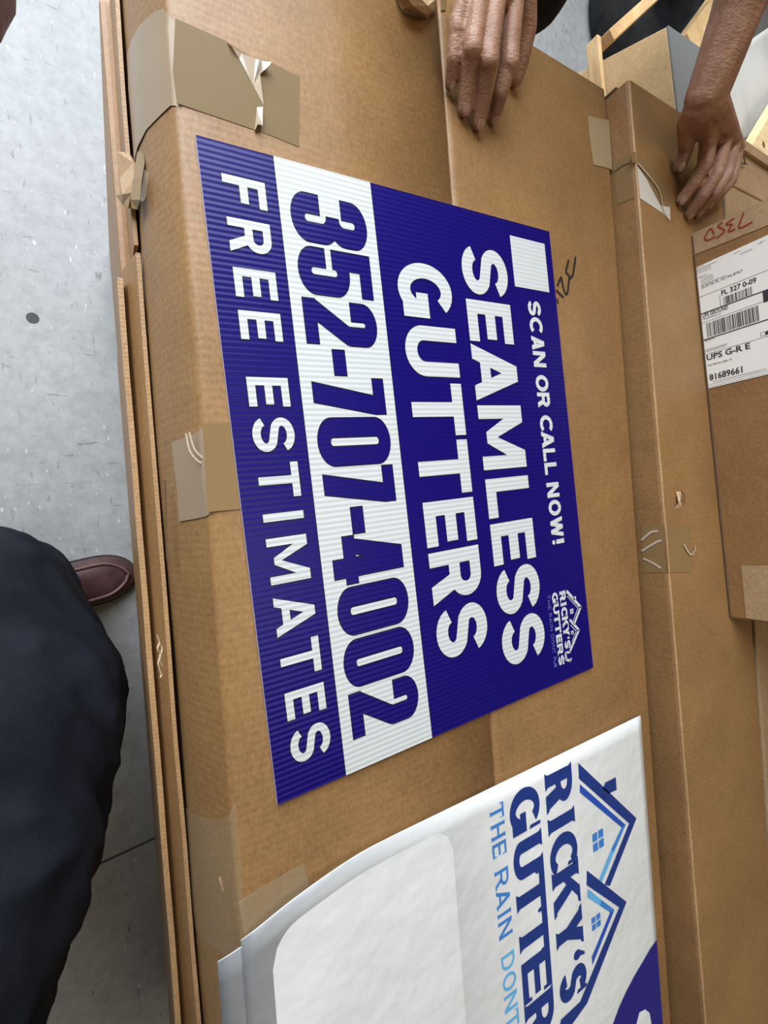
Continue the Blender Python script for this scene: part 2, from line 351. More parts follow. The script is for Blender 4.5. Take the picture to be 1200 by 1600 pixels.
def stroke_quads(P, t, closed, e):
    P = [Vector(p) for p in P]; P = [p for i, p in enumerate(P) if i == 0 or (p - P[i - 1]).length > 1e-4]
    if closed and (P[0] - P[-1]).length < 1e-4: P.pop()
    k = len(P); h = t / 2 + e
    if not closed and e:
        P[0] = P[0] + (P[0] - P[1]).normalized() * e; P[-1] = P[-1] + (P[-1] - P[-2]).normalized() * e
    L = []; Rr = []
    for i in range(k):
        a = P[i] - P[i - 1] if (i or closed) else P[1] - P[0]
        b = P[(i + 1) % k] - P[i] if (i < k - 1 or closed) else a
        if not i and not closed: a = b
        a = a.normalized(); b = b.normalized(); na = Vector((-a.y, a.x)); nb = Vector((-b.y, b.x)); m = na + nb
        m = m / max(m.length_squared / 2, .5)
        L.append(P[i] + m * h); Rr.append(P[i] - m * h)
    n = k if closed else k - 1
    return [[Rr[i], Rr[(i + 1) % k], L[(i + 1) % k], L[i]] for i in range(n)]
class Print:
    """collects flat ink polygons in a sheet's own x/y; layers lie a hair above each other"""
    def __init__(s): s.v = []; s.f = []; s.m = []
    def poly(s, pts, z, mi=0):
        b = len(s.v); s.v += [(p[0], p[1], z) for p in pts]; s.f.append(tuple(range(b, b + len(pts)))); s.m.append(mi)
    def letter(s, ch, u0, u1, v0, v1, t, z, sx=1, outline=0, serif=False, mi=0, oz=None, omi=1):
        cap = v1 - v0; kx = cap / sx; w = (u1 - u0) / kx
        g = glyph(ch, w, t) + (serifs(ch, w, t) if serif else [])
        for e, zz, m in (((outline / cap, oz, omi),) if outline else ()) + ((0, z, mi),):
            idx = 0
            for it in g:
                polys = stroke_quads(it[1], t, it[2], e) if it[0] == 's' else [grow(it[1], e)]
                for p in polys:      # pieces of one letter overlap: keep them two micrometres apart
                    if len(p) == 4: p = grow(p, 0)
                    s.poly([(u0 + q[0] * kx, v0 + q[1] * cap) for q in p], zz + idx * 1.6e-6, m); idx += 1
    def build(s, name, mats, parent):
        o = mesh(name, s.v, s.f, mats, parent, midx=s.m); o['_p'] = 1; return o

# ================================================================== SETTING
fl = mesh('floor', [(-5, -5, FZ), (7, -5, FZ), (7, 8, FZ), (-5, 8, FZ)], [(0, 1, 2, 3)], 'concrete'); fl['kind'] = 'structure'
a = at(150, 1352, FZ); b = at(262, 1300, FZ); d = (b - a).normalized(); s_ = Vector((-d.y, d.x, 0)) * .0025
a -= d * 1.2; b += d * .9
slab('control_joint', [a - s_, b - s_, b + s_, a + s_], .0006, 'joint_dark', fl)
p = at(51, 497, FZ); bm = bmesh.new(); bmesh.ops.create_circle(bm, cap_ends=True, radius=.011, segments=14, matrix=Matrix.Translation((p.x, p.y, FZ + .0006)))
from_bm('stain', bm, 'joint_dark', fl)

# ================================================================== LONG BOX UNDER THE SIGN
XL, XR, XS, YF, YN = -.256, .375, .0495, .572, -1.02
HA = -.17
bx = thing('cardboard_box', 'long brown cardboard box under the blue yard sign, split top seam, taped edges', 'box', (.06, -.2, HA))
def extrude_profile(name, prof, ys, mat, parent, th=.004, wob=0, smooth=True):
    """a bent sheet of board: profile (x,z) swept along y, given thickness downwards/inwards"""
    V = []; Fc = []; k = len(prof)
    for y in ys:
        for i, (x, z) in enumerate(prof):
            w = wob * noise.noise(Vector((x * 9, y * 3.1, z * 9))) if wob else 0
            V.append((x - w if z < -.01 else x, y, z + (w * .4 if z >= -.01 else 0)))
    for j in range(len(ys) - 1):
        for i in range(k - 1): Fc.append((j * k + i, j * k + i + 1, (j + 1) * k + i + 1, (j + 1) * k + i))
    o = mesh(name, V, Fc, mat, parent, smooth)
    m = o.modifiers.new('thick', 'SOLIDIFY'); m.thickness = th; m.offset = -1
    return o
ys = [YN + (YF - YN) * i / 48 for i in range(49)]
lp = [(XS - .0014, -.004), (-.10, -.004), (-.225, -.004), (-.2495, -.0044), (-.2545, -.0062), (-.2572, -.0105), (-.263, -.026), (-.2735, -.052), (-.2800, -.08), (-.2835, -.105), (-.285, -.14), (-.286, HA)]
extrude_profile('top_flap', lp, list(reversed(ys)), 'kraft', bx, .004, .0035)
rp = [(XR, HA), (XR, -.012), (XR - .001, -.0065), (XR - .005, -.0045), (.2, -.004), (XS + .012, -.004), (XS + .004, -.0044), (XS + .0016, -.0066), (XS + .0014, -.012)]
extrude_profile('top_flap', rp, list(reversed(ys)), 'kraft', bx, .004, 0)
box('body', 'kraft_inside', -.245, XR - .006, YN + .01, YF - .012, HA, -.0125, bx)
for (x0, x1) in ((-.25, XS - .003), (XS + .003, XR - .004)):
    box('end_panel', 'kraft', x0, x1, YF - .010, YF - .004, HA, -.009, bx)
Z0 = -.004
def top(px, py, z=Z0): return at(px, py, z)
def zoomed(o, s): return lambda x, y: (o[0] + x / s, o[1] + y / s)
# brown tape over the upper left edge
zf = zoomed((260, 20), 5.4545)
main = [top(*zf(*p)) for p in ((75, 50), (500, 240), (620, 390), (740, 620), (830, 800), (810, 1010), (750, 1000), (90, 775), (55, 500))]
tp = slab('tape', main, .0006, 'tape_brown', bx)
slab('tape', [top(*zf(*p)) for p in ((500, 240), (640, 330), (755, 395), (890, 425), (1135, 550), (1130, 1145), (820, 1020), (830, 800), (740, 620), (620, 390))], .0005, 'tape_brown', bx)
# puckered fold in that tape
def crumple(name, pts, mat, parent):
    V = [top(*zf(x, y), Z0 + hgt) for x, y, hgt in pts]
    return V
V = [top(*zf(x, y), Z0 + h) for x, y, h in ((510, 250, .0005), (560, 290, .004), (620, 390, .001), (640, 345, .003), (740, 620, .0008), (760, 390, .006), (790, 400, .007), (812, 410, .001), (895, 420, .008), (880, 445, .007), (800, 520, .002), (830, 790, .0008), (800, 540, .004), (770, 805, .002), (822, 800, .006), (820, 960, .004), (780, 950, .007), (750, 1008, .0005), (800, 900, .004))]
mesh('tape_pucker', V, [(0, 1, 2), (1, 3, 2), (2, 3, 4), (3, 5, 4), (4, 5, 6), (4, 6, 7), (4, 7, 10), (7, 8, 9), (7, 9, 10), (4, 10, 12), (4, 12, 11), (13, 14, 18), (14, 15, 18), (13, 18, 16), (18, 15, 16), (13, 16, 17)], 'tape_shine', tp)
# the same tape folded down the side: follows the bulging side
def side_patch(name, y0a, y0b, y1a, y1b, mat, parent, off=.0009, nz=9, z1=-.135):
    """patch over the left edge; y from a to b at the top edge (0) and at its lower end (1)"""
    prof = [q for q in lp if -.25 > q[0]] ; prof = [(-.2500, -.0044)] + prof
    prof = [q for q in prof if q[1] >= z1]
    V = []; Fc = []; k = len(prof); m = 7
    for i, (x, z) in enumerate(prof):
        f = i / (k - 1)
        for j in range(m):
            g = j / (m - 1); y = (y0a + (y0b - y0a) * g) * (1 - f) + (y1a + (y1b - y1a) * g) * f
            V.append((x - off - (.0035 * noise.noise(Vector((x * 9, y * 3.1, z * 9))) if z < -.01 else 0) - .0015 * abs(noise.noise(Vector((y * 25, z * 25, 3)))) * (f > .15), y, z))
    for i in range(k - 1):
        for j in range(m - 1): Fc.append((i * m + j, i * m + j + 1, (i + 1) * m + j + 1, (i + 1) * m + j))
    return mesh(name, V, Fc, mat, parent, True)
side_patch('tape', .392, .318, .44, .33, 'tape_side_sheen', bx)
# second tape, beneath the sign's reading-bottom edge
q = [top(*p) for p in ((317, 662), (380, 659), (380, 795), (325, 800))]
tp = slab('tape', q, .0005, 'tape_olive', bx)
side_patch('tape', .036, -.041, .030, -.046, 'tape_side_sheen', bx, z1=-.055)
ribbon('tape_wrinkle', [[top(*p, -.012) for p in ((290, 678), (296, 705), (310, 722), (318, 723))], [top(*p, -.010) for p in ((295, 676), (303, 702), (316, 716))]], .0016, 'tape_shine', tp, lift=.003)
# clear tape and crushed corner by the banner
zc = zoomed((230, 1280), 4.138)
slab('tape', [top(*zc(*p)) for p in ((590, 530), (1010, 280), (1040, 390), (1045, 420), (640, 780), (610, 640))], .0005, 'tape_clear', bx)
V = [at(*zc(x, y), z) for x, y, z in ((460, 380, -.03), (445, 460, -.045), (500, 490, -.03), (540, 500, -.02), (590, 840, -.022), (635, 870, -.015), (600, 885, -.03), (570, 545, -.012), (640, 850, -.008), (490, 470, -.028))]
o = mesh('crushed_corner', V, [(0, 1, 9), (1, 2, 9), (1, 6, 2), (2, 6, 4), (2, 4, 3), (3, 4, 7), (4, 5, 8), (4, 8, 7), (4, 6, 5)], 'kraft_pale', bx)
o.modifiers.new('t', 'SOLIDIFY').thickness = .003
side_patch('tape', -.30, -.43, -.345, -.47, 'tape_clear', bx, z1=-.13)
# scuffed tear on the side, handwriting, worn label, crumpled far end
ribbon('scuff', [[at(x, y, -.085) for x, y in ((249, 990), (253, 1002), (250, 1012), (255, 1022), (251, 1035), (256, 1052), (254, 1056))], [at(x, y, -.085) for x, y in ((252, 1000), (257, 1012), (253, 1027), (258, 1040))]], .0022, 'torn', bx, n=Vector((-.8, 0, .6)), lift=.003)
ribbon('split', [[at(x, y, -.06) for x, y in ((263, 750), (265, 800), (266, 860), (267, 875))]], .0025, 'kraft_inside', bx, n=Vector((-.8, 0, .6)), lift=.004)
zq = zoomed((780, 360), 5.336)
ribbon('marker_writing', [[top(*zq(*p)) for p in st] for st in (((483, 465), (515, 392), (525, 440), (548, 525), (568, 518), (578, 440), (582, 400)), ((578, 248), (556, 348), (578, 370), (588, 400), (612, 370), (625, 300), (635, 222)), ((472, 498), (536, 562)), ((481, 570), (489, 612)))], .0036, 'marker_black', bx)
zr = zoomed((900, 160), 7.06)
slab('worn_label', [top(*zr(*p)) for p in ((128, 150), (240, 175), (362, 200), (375, 400), (398, 745), (330, 720), (190, 690), (150, 400))], .0004, 'residue', bx)
zt = zoomed((600, 0), 6.667)
V = [top(*zt(x, y), Z0 + h) for x, y, h in ((120, -20, .001), (180, 100, .001), (300, 60, .016), (250, -10, .018), (430, 150, .014), (445, 200, .001), (455, 60, .02), (380, -20, .022), (530, 120, .004), (545, -10, .006), (470, -30, .002))]
o = mesh('torn_flap_end', V, [(0, 1, 2), (0, 2, 3), (1, 5, 4), (1, 4, 2), (2, 4, 6), (2, 6, 3), (3, 6, 7), (4, 5, 8), (4, 8, 6), (6, 8, 9), (6, 9, 10), (6, 10, 7)], 'kraft_pale', bx)
o.modifiers.new('t', 'SOLIDIFY').thickness = .003
slab('tape', [top(688, -10), top(697, -10), top(695, 17), top(689, 17)], .0008, 'tape_olive', bx)

# ================================================================== LOWER BOX IT STANDS ON
lb = thing('cardboard_box', 'big brown cardboard box on the floor carrying the long box, raw flap edges showing', 'box', (.03, -.2, FZ))
box('body', 'kraft_side', -.3035, .362, -1.05, .560, FZ, HA - .001, lb, .006)
def board(name, y0, y1, xt, zt, xb, zb, mat, th=.005, parent=lb):
    """slanting loose flap: thick board from its raw upper edge down and outwards"""
    n = 24; V = []; Fc = []
    for i in range(n + 1):
        y = y0 + (y1 - y0) * i / n; w = .0018 * noise.noise(Vector((y * 6, zt * 40, 2)))
        V += [(xt + w, y, zt), (xt - th + w, y, zt), (xb - th, y, zb), (xb, y, zb)]
        if i:
            a_ = 4 * i; Fc += [(a_ - 4 + k, a_ - 4 + (k + 1) % 4, a_ + (k + 1) % 4, a_ + k) for k in range(4)]
    Fc += [(0, 1, 2, 3), (4 * n + 3, 4 * n + 2, 4 * n + 1, 4 * n)]
    o = mesh(name, V, Fc, ['kraft_side', 'kraft_edge'], parent)
    for f in o.data.polygons: f.material_index = 1 if f.normal.z > .9 or f.normal.z < -.9 else 0
    return o
board('flap', -.99, .232, -.2868, -.10, -.2990, -.145, 'kraft_edge', .004)
board('flap', -.99, .215, -.3035, -.125, -.3045, -.42, 'kraft_edge', .0055)
board('flap', .245, .558, -.2868, -.11, -.2945, -.34, 'kraft_side', .004)
# white paper strip and torn tape by the upper flap
mesh('paper_strip', [at(215, -20, -.075), at(225, -20, -.07), at(221, 60, -.075), at(216, 112, -.085), at(212, 60, -.085)], [(0, 1, 2, 3, 4)], 'paper', lb)
ze = zoomed((170, 200), 6.153)
V = [at(*ze(x, y), z) for x, y, z in ((75, 225, -.12), (185, 235, -.11), (130, 640, -.10), (105, 480, -.12), (65, 645, -.12), (130, 740, -.11), (185, 770, -.10), (220, 620, -.085), (235, 330, -.10), (245, 480, -.08))]
o = mesh('torn_flap', V, [(0, 3, 8, 1), (3, 2, 8), (2, 7, 9, 8), (4, 5, 2), (5, 6, 7, 2)], 'kraft_pale', lb)
o.modifiers.new('t', 'SOLIDIFY').thickness = .003
V = [at(*ze(x, y), z) for x, y, z in ((320, 180, -.075), (270, 240, -.085), (235, 480, -.08), (210, 690, -.08), (220, 770, -.08), (275, 785, -.075), (300, 690, -.06), (320, 480, -.062), (345, 330, -.062))]
mesh('torn_tape', V, [(0, 1, 2, 7, 8), (2, 3, 6, 7), (3, 4, 5, 6)], 'tape_olive', lb)
V = [at(*ze(x, y), z) for x, y, z in ((345, 400, -.055), (320, 560, -.06), (300, 700, -.06), (330, 705, -.05), (360, 660, -.045), (365, 570, -.045), (385, 430, -.045))]
mesh('torn_tape', V, [(0, 1, 5, 6), (1, 2, 3, 4, 5)], 'tape_clear', lb)

# ================================================================== YARD SIGN
W, H = .6096, .4572; TH = .0433
sg = thing('yard_sign', 'blue and white corrugated plastic yard sign reading SEAMLESS GUTTERS lying on the long box', 'sign', (0, 0, 0))
sg.rotation_euler = (0, 0, TH - PI / 2); sg['_inv'] = 0
def rect(P_, u0, u1, v0, v1, z, mi=0): P_.poly([(u0, v0), (u1, v0), (u1, v1), (u0, v1)], z, mi)
bm = bmesh.new(); cuboid(bm, [(-W / 2, -H / 2, -.0036), (W / 2, -H / 2, -.0036), (W / 2, H / 2, -.0036), (-W / 2, H / 2, -.0036), (-W / 2, -H / 2, -.0002), (W / 2, -H / 2, -.0002), (W / 2, H / 2, -.0002), (-W / 2, H / 2, -.0002)])
from_bm('sheet', bm, 'sign_edge', sg)
def uv(P_):
    P_.v = [(x - W / 2, y - H / 2, z) for x, y, z in P_.v]; return P_
P_ = Print(); rect(P_, 0, W, 0, H, 0.0)
uv(P_).build('blue_print', ['sign_blue'], sg)
P_ = Print(); rect(P_, 0, W, .0692, .1768, .0002, 1); rect(P_, 0, W, .0700, .1760, .0003, 0)
uv(P_).build('white_band', ['sign_white', 'sign_black'], sg)
def word(txt, spans, v0, v1, t, sx=1, outline=.0008, mats=('sign_white', 'sign_black'), z=.0003, oz=.0002, serif=False, parent=sg, name='lettering', fix=uv):
    P_ = Print()
    for ch, (a, b) in zip(txt, spans):
        vv = (v0, v1)
        if ch == '-': vv = (v0 + (v1 - v0) * .32, v0 + (v1 - v0) * .485)
        if ch in 'SCGO3082' and ch != '2': e = (v1 - v0) * .012; vv = (v0 - e, v1 + e)
        P_.letter(ch, a, b, vv[0], vv[1], t if ch != '-' else .1, z, sx, outline, serif, 0, oz, 1)
    return fix(P_).build(name, list(mats), parent)
word('FREE', [(.0290, .0552), (.0680, .0990), (.1133, .1400), (.1524, .1790)], .0183, .0580, .19)
word('ESTIMATES', [(.2137, .2410), (.2515, .2835), (.2940, .3272), (.3405, .3497), (.3645, .4078), (.4200, .4572), (.4645, .4984), (.5107, .5370), (.5480, .5795)], .0183, .0578, .19)
word('352-707-4002', [(.0290, .0766), (.0822, .1285), (.1340, .1780), (.1838, .2090), (.2120, .2489), (.2530, .3010), (.3043, .3419), (.3450, .3712), (.3735, .4215), (.4255, .4735), (.4790, .5265), (.5325, .5770)], .0825, .1635, .158, .69,
     mats=('sign_blue', 'sign_black'), z=.0005, oz=.0004)
word('GUTTERS', [(.0776, .1400), (.1490, .2066), (.2140, .2746), (.2800, .3427), (.3490, .4002), (.4066, .4660), (.4730, .5300)], .1978, .2714, .215, .95)
word('SEAMLESS', [(.0443, .1030), (.1105, .1610), (.1645, .2335), (.2395, .3188), (.3300, .3787), (.3857, .4373), (.4431, .5010), (.5072, .5648)], .2934, .3668, .215, .95)
word('SCANORCALLNOW!', [(.1003, .1198), (.1218, .1412), (.1470, .1655), (.1671, .1881), (.1987, .2207), (.2221, .2421), (.2526, .2729), (.2742, .2962), (.2974, .3142), (.3164, .3323), (.3433, .3633), (.3668, .3880), (.3900, .4175), (.4204, .4264)], .3998, .4236, .225, 1, outline=.0004)
P_ = Print(); rect(P_, .0193, .0848, .3795, .4445, .0003); uv(P_).build('white_square', ['sign_white'], sg)
# small house logo of the sign
def bar(P_, a, b, w, z, mi=0):
    a = Vector(a); b = Vector(b); d = (b - a).normalized(); n = Vector((-d.y, d.x)) * w / 2
    P_.poly([a - n, b - n, b + n, a + n], z, mi)
def logo_lines(P_, roof, win, wd, z, mi_main=0, mi_in=0):
    pass
word("RICKY'S", [(.4910, .5045), (.5062, .5115), (.5128, .5250), (.5262, .5400), (.5400, .5525), (.5540, .5575), (.5590, .5696)], .4034, .4152, .24, .7, 0, serif=True, name='logo_lettering')
word('GUTTERS', [(.4900, .5040), (.5055, .5190), (.5196, .5320), (.5326, .5450), (.5466, .5580), (.5596, .5740), (.5756, .5880)], .3884, .3996, .24, .7, 0, serif=True, name='logo_lettering')
word('THERAINDONTPLAY', [(.4905, .4965), (.4982, .5040), (.5060, .5105), (.5155, .5205), (.5215, .5280), (.5295, .5310), (.5328, .5385), (.5440, .5495), (.5508, .5565), (.5580, .5635), (.5645, .5695), (.5742, .5780), (.5787, .5820), (.5820, .5862), (.5850, .5885)], .3792, .3846, .13, 1, 0, mats=('sign_pale', 'sign_black'), name='logo_lettering')
P_ = Print(); z = .0003
bar(P_, (.4925, .4180), (.5213, .4440), .0042, z); bar(P_, (.5195, .4440), (.5405, .4262), .0036, z)
bar(P_, (.5325, .4185), (.5512, .4355), .0036, z); bar(P_, (.5497, .4357), (.5755, .4118), .0036, z)
bar(P_, (.5755, .4130), (.5742, .4030), .0030, z); bar(P_, (.5740, .4034), (.5838, .4036), .0034, z); bar(P_, (.5836, .4030), (.5875, .4120), .0034, z); bar(P_, (.5845, .4140), (.5885, .4105), .0030, z)
bar(P_, (.5058, .4300), (.5050, .4356), .0044, z)
for A_, B_ in (((.5000, .4186), (.5208, .4376)), ((.5206, .4376), (.5375, .4236)), ((.5395, .4188), (.5508, .4292)), ((.5506, .4292), (.5630, .4186))): bar(P_, A_, B_, .0011, z)
for cx, cy, k in ((.522, .4242, .0030), (.5508, .4212, .0022)):
    for i in (-1, 1):
        for j in (-1, 1): rect(P_, cx + i * k * .62 - k * .5, cx + i * k * .62 + k * .5, cy + j * k * .62 - k * .5, cy + j * k * .62 + k * .5, z)
uv(P_).build('logo_house', ['sign_white'], sg)

# ================================================================== BANNERS
def banner_z(x, base):
    d = max(0., -.232 - x); return base + .0025 * math.exp(-((x + .18) / .05) ** 2) - 5.5 * d * d
def banner_y(x): d = max(0., -.12 - x); return -.391 - 1.55 * d * d
def banner(name, x0, x1, base, dy, label, mat='vinyl'):
    e = thing(name, label, 'banner', (.05, -.65, base), 'vinyl banners on the long box')
    nx, ny = 60, 26; V = []; Fc = []
    for j in range(ny + 1):
        for i in range(nx + 1):
            x = x0 + (x1 - x0) * i / nx; f = j / ny
            y = (banner_y(x) + dy) * (1 - f) - 1.0 * f
            V.append((x, y, banner_z(x, base)))
    for j in range(ny):
        for i in range(nx): a = j * (nx + 1) + i; Fc.append((a, a + nx + 1, a + nx + 2, a + 1))
    o = mesh('sheet', V, Fc, [mat, 'vinyl_edge'], e, True)
    m = o.modifiers.new('t', 'SOLIDIFY'); m.thickness = .0012; m.offset = -1; m.material_offset_rim = 1
    return e
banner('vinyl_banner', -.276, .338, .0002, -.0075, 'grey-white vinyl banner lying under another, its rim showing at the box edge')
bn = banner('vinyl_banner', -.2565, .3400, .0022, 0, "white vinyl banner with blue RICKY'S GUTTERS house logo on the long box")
ZB = .0024
def drape(o):
    for v in o.data.vertices: v.co.z = banner_z(v.co.x, .0022) + v.co.z
# white rounded panel (its code is left out)
def rrect(x0, x1, y0, y1, r, n=8):
    out = []
    for cx, cy, a in ((x1 - r, y1 - r, 0), (x0 + r, y1 - r, 90), (x0 + r, y0 + r, 180), (x1 - r, y0 + r, 270)): out += arc(cx, cy, r, r, a, a + 90, n)
    return out
x0, x1, y1, y0, r = -.232, -.024, -.411, -.80, .026; V = []; Fc = []; nx = 40
for i in range(nx + 1):
    x = x0 + (x1 - x0) * i / nx; dd = min(x - x0, x1 - x)
    c = r - math.sqrt(max(0, r * r - (r - dd) ** 2)) if dd < r else 0
    sh = 1.55 * max(0., -.12 - x) ** 2
    V += [(x, y1 - c - sh, banner_z(x, .0022) + .0004), (x, y0 + c, banner_z(x, .0022) + .0004)]
    if i: Fc.append((2 * i - 2, 2 * i - 1, 2 * i + 1, 2 * i))
mesh('white_panel', V, Fc, 'vinyl_panel', bn, True)
class BPrint(Print): pass
def bfix(P_):     # banner text frame: reading right = -Y, reading up = +X
    P_.v = [(y, -x, ZB + z) for x, y, z in P_.v]; return P_
def bword(txt, spans, v0, v1, t, sx, mat, serif=True): return word(txt, spans, v0, v1, t, sx, 0, (mat,), .0004, 0, serif, bn, 'lettering', bfix)
bword("RICKY'S", [(.409, .455), (.466, .486), (.492, .5375), (.539, .592), (.601, .647), (.654, .667), (.673, .710)], .127, .1785, .19, .62, 'ink_navy')
bword('GUTTERS', [(.409, .463), (.472, .519), (.519, .570), (.568, .621), (.619, .670), (.673, .722), (.729, .770)], .0640, .1145, .19, .62, 'ink_navy')
bword('THE', [(.412, .430), (.435, .453), (.458, .474)], .0325, .0545, .13, .75, 'ink_mid')
bword('RAIN', [(.491, .512), (.515, .536), (.541, .547), (.552, .572)], .0330, .0545, .13, .75, 'ink_mid')
bword('DONT', [(.593, .612), (.616, .637), (.641, .661), (.664, .683)], .0335, .0545, .13, .75, 'ink_sky')
bword('PLAY', [(.700, .716), (.720, .735), (.738, .757), (.758, .777)], .0335, .0545, .13, .75, 'ink_sky')
def bpoly(name, mats, polys):
    P_ = Print()
    for pts, mi, zz in polys: P_.poly([(-y, x) for x, y in pts], zz, mi)
    return bfix(P_).build(name, mats, bn)
w = Vector
def strip(a, b, w0, w1=None):  # quad from edge a(outer,inner) to edge b(outer,inner)
    return [a[0], b[0], b[1], a[1]]
z = .0004
bpoly('logo_house', ['ink_navy', 'ink_royal', 'ink_mid', 'ink_sky'], [
    (strip(((.193, -.413), (.192, -.434)), ((.311, -.536), (.293, -.5365)), 0), 0, z),
    (strip(((.311, -.536), (.293, -.5365)), ((.240, -.604), (.229, -.597)), 0), 0, z),
    ([(.246, -.459), (.270, -.460), (.270, -.478), (.252, -.477), (.240, -.466)], 0, z),
    (strip(((.1945, -.561), (.192, -.580)), ((.274, -.6435), (.257, -.643)), 0), 0, z),
    (strip(((.274, -.6435), (.257, -.643)), ((.176, -.733), (.163, -.723)), 0), 0, z),
    ([(.176, -.733), (.163, -.723), (.125, -.724), (.118, -.740), (.145, -.742)], 0, z),
    (strip(((.193, -.442), (.192, -.453)), ((.2845, -.5352), (.2755, -.5352)), 0), 1, z),
    (strip(((.2845, -.5352), (.2755, -.5352)), ((.254, -.562), (.248, -.556)), 0), 2, z),
    (strip(((.254, -.562), (.248, -.556)), ((.224, -.591), (.218, -.585)), 0), 3, z),
    (strip(((.194, -.586), (.192, -.597)), ((.220, -.614), (.216, -.620)), 0), 3, z),
    (strip(((.220, -.614), (.216, -.620)), ((.246, -.641), (.2365, -.640)), 0), 2, z),
    (strip(((.246, -.641), (.2365, -.640)), ((.192, -.690), (.192, -.679)), 0), 1, z),
    ([(.128, -.745), (.140, -.745), (.150, -.765), (.128, -.765)], 2, z)])
polys = []
for cx, cy, hx, hy, g in ((.2222, -.5312, .0115, .0125, .0012), (.2058, -.6375, .0092, .0088, .0010)):
    for i in (-1, 1):
        for j in (-1, 1):
            xs = sorted((cx + i * g, cx + i * hx)); yy = sorted((cy + j * g, cy + j * hy)); polys.append(([(xs[0], yy[0]), (xs[1], yy[0]), (xs[1], yy[1]), (xs[0], yy[1])], 0, z))
bpoly('logo_window', ['ink_mid'], polys[:4]); bpoly('logo_window', ['ink_mid'], polys[4:])
bpoly('navy_corner', ['ink_violet', 'vinyl_panel'], [([(.3395, -.734), (.322, -.738), (.306, -.745), (.283, -.754), (.259, -.766), (.240, -.779), (.220, -.797), (.190, -.83), (.150, -.90), (.150, -.99), (.3395, -.99)], 0, z),
    ([(.285, -.812), (.299, -.816), (.309, -.828), (.311, -.845), (.300, -.87), (.262, -.87), (.268, -.835)], 1, z + .0002)])

# ================================================================== SECOND LONG BOX
Z2 = .03
b2 = thing('cardboard_box', 'long brown cardboard box beside the signed one, carrying the parcel with the shipping label', 'box', (.5, -.2, FZ))
def xl2(y): return .3765 + (.56 - y) * .0185
LW = [(xl2(YN - .05), YN - .05), (.640, YN - .05), (.640, .562), (xl2(.562), .562)]
hexa('body', 'kraft_dark', [(x, y, FZ) for x, y in LW], [(x, y, Z2 - .0005) for x, y in LW], b2, .004)
def top2(px, py, z=Z2): return at(px, py, z)
hexa('top_panel', 'kraft', [(x + (.006 if i in (0, 3) else 0), y, Z2 - .004) for i, (x, y) in enumerate(LW)], [(x + (.006 if i in (0, 3) else 0), y, Z2) for i, (x, y) in enumerate(LW)], b2)
# scored crease along the near edge, its highlight put into the pale colour
P0 = [Vector((xl2(y) + .003, y, Z2 - .001)) for y in [YN + (.558 - YN) * i / 60 for i in range(61)]]
bm = bmesh.new(); tube(bm, P0, [.0024 + .0003 * math.sin(i * 1.7) for i in range(61)], 8); from_bm('crease', bm, 'kraft_edge', b2, True)
z7 = zoomed((900, 650), 3.556)
slab('tape', [top2(*z7(*p)) for p in ((490, 606), (636, 612), (640, 868), (510, 870))], .0005, 'tape_olive', b2)
def face2(px, py): return on_plane(px, py, Vector((xl2(0), 0, 0)), Vector((-1, -.0185, 0)).normalized())
N2 = Vector((-1, -.0185, 0)).normalized()
tp = slab('tape', [face2(*z7(*p)) for p in ((362, 606), (480, 604), (500, 870), (378, 870))], .0006, 'tape_olive', b2, N2)
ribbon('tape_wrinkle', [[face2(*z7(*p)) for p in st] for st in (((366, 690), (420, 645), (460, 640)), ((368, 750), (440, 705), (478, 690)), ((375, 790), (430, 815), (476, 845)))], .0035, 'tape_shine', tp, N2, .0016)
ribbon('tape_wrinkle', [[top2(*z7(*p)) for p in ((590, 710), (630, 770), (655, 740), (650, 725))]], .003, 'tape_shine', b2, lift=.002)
mesh('torn_hole', [top2(*z7(x, y), Z2 + h) for x, y, h in ((555, 420, .0006), (585, 420, .0006), (580, 470, .004), (592, 505, .0006), (540, 522, .0006), (570, 480, .005))], [(0, 5, 2, 1), (2, 5, 3), (5, 4, 3)], 'torn', b2)
ribbon('tear', [[top2(*z7(*p)) for p in ((560, 420), (580, 440), (575, 470), (583, 485))]], .003, 'kraft_inside', b2, lift=.006)
slab('label', [top2(*zr(*p)) for p in ((660, 560), (700, 590), (800, 760), (925, 1000), (1035, 1130), (1035, 1305), (940, 1215), (700, 1055), (672, 740))], .0005, 'paper', b2)
slab('tape', [top2(*zr(*p), Z2 + .0006) for p in ((610, 545), (690, 560), (1010, 920), (1040, 960), (1030, 1150), (930, 1130), (790, 860), (660, 670), (620, 665))], .0006, 'tape_olive', b2)
slab('tape', [face2(*zr(*p)) for p in ((408, 690), (596, 555), (650, 1050), (455, 1130))], .0006, 'tape_olive', b2, N2)
ribbon('tape_wrinkle', [[face2(*zr(*p)) for p in ((425, 770), (520, 700), (600, 668))]], .002, 'kraft_inside', b2, N2, .0012)
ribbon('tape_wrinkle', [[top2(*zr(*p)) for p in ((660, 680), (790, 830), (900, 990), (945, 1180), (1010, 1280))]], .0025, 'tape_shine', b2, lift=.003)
# open slit of the far end
box('end_flap', 'kraft_inside', .378, .640, .563, .567, -.25, Z2 - .02, b2)

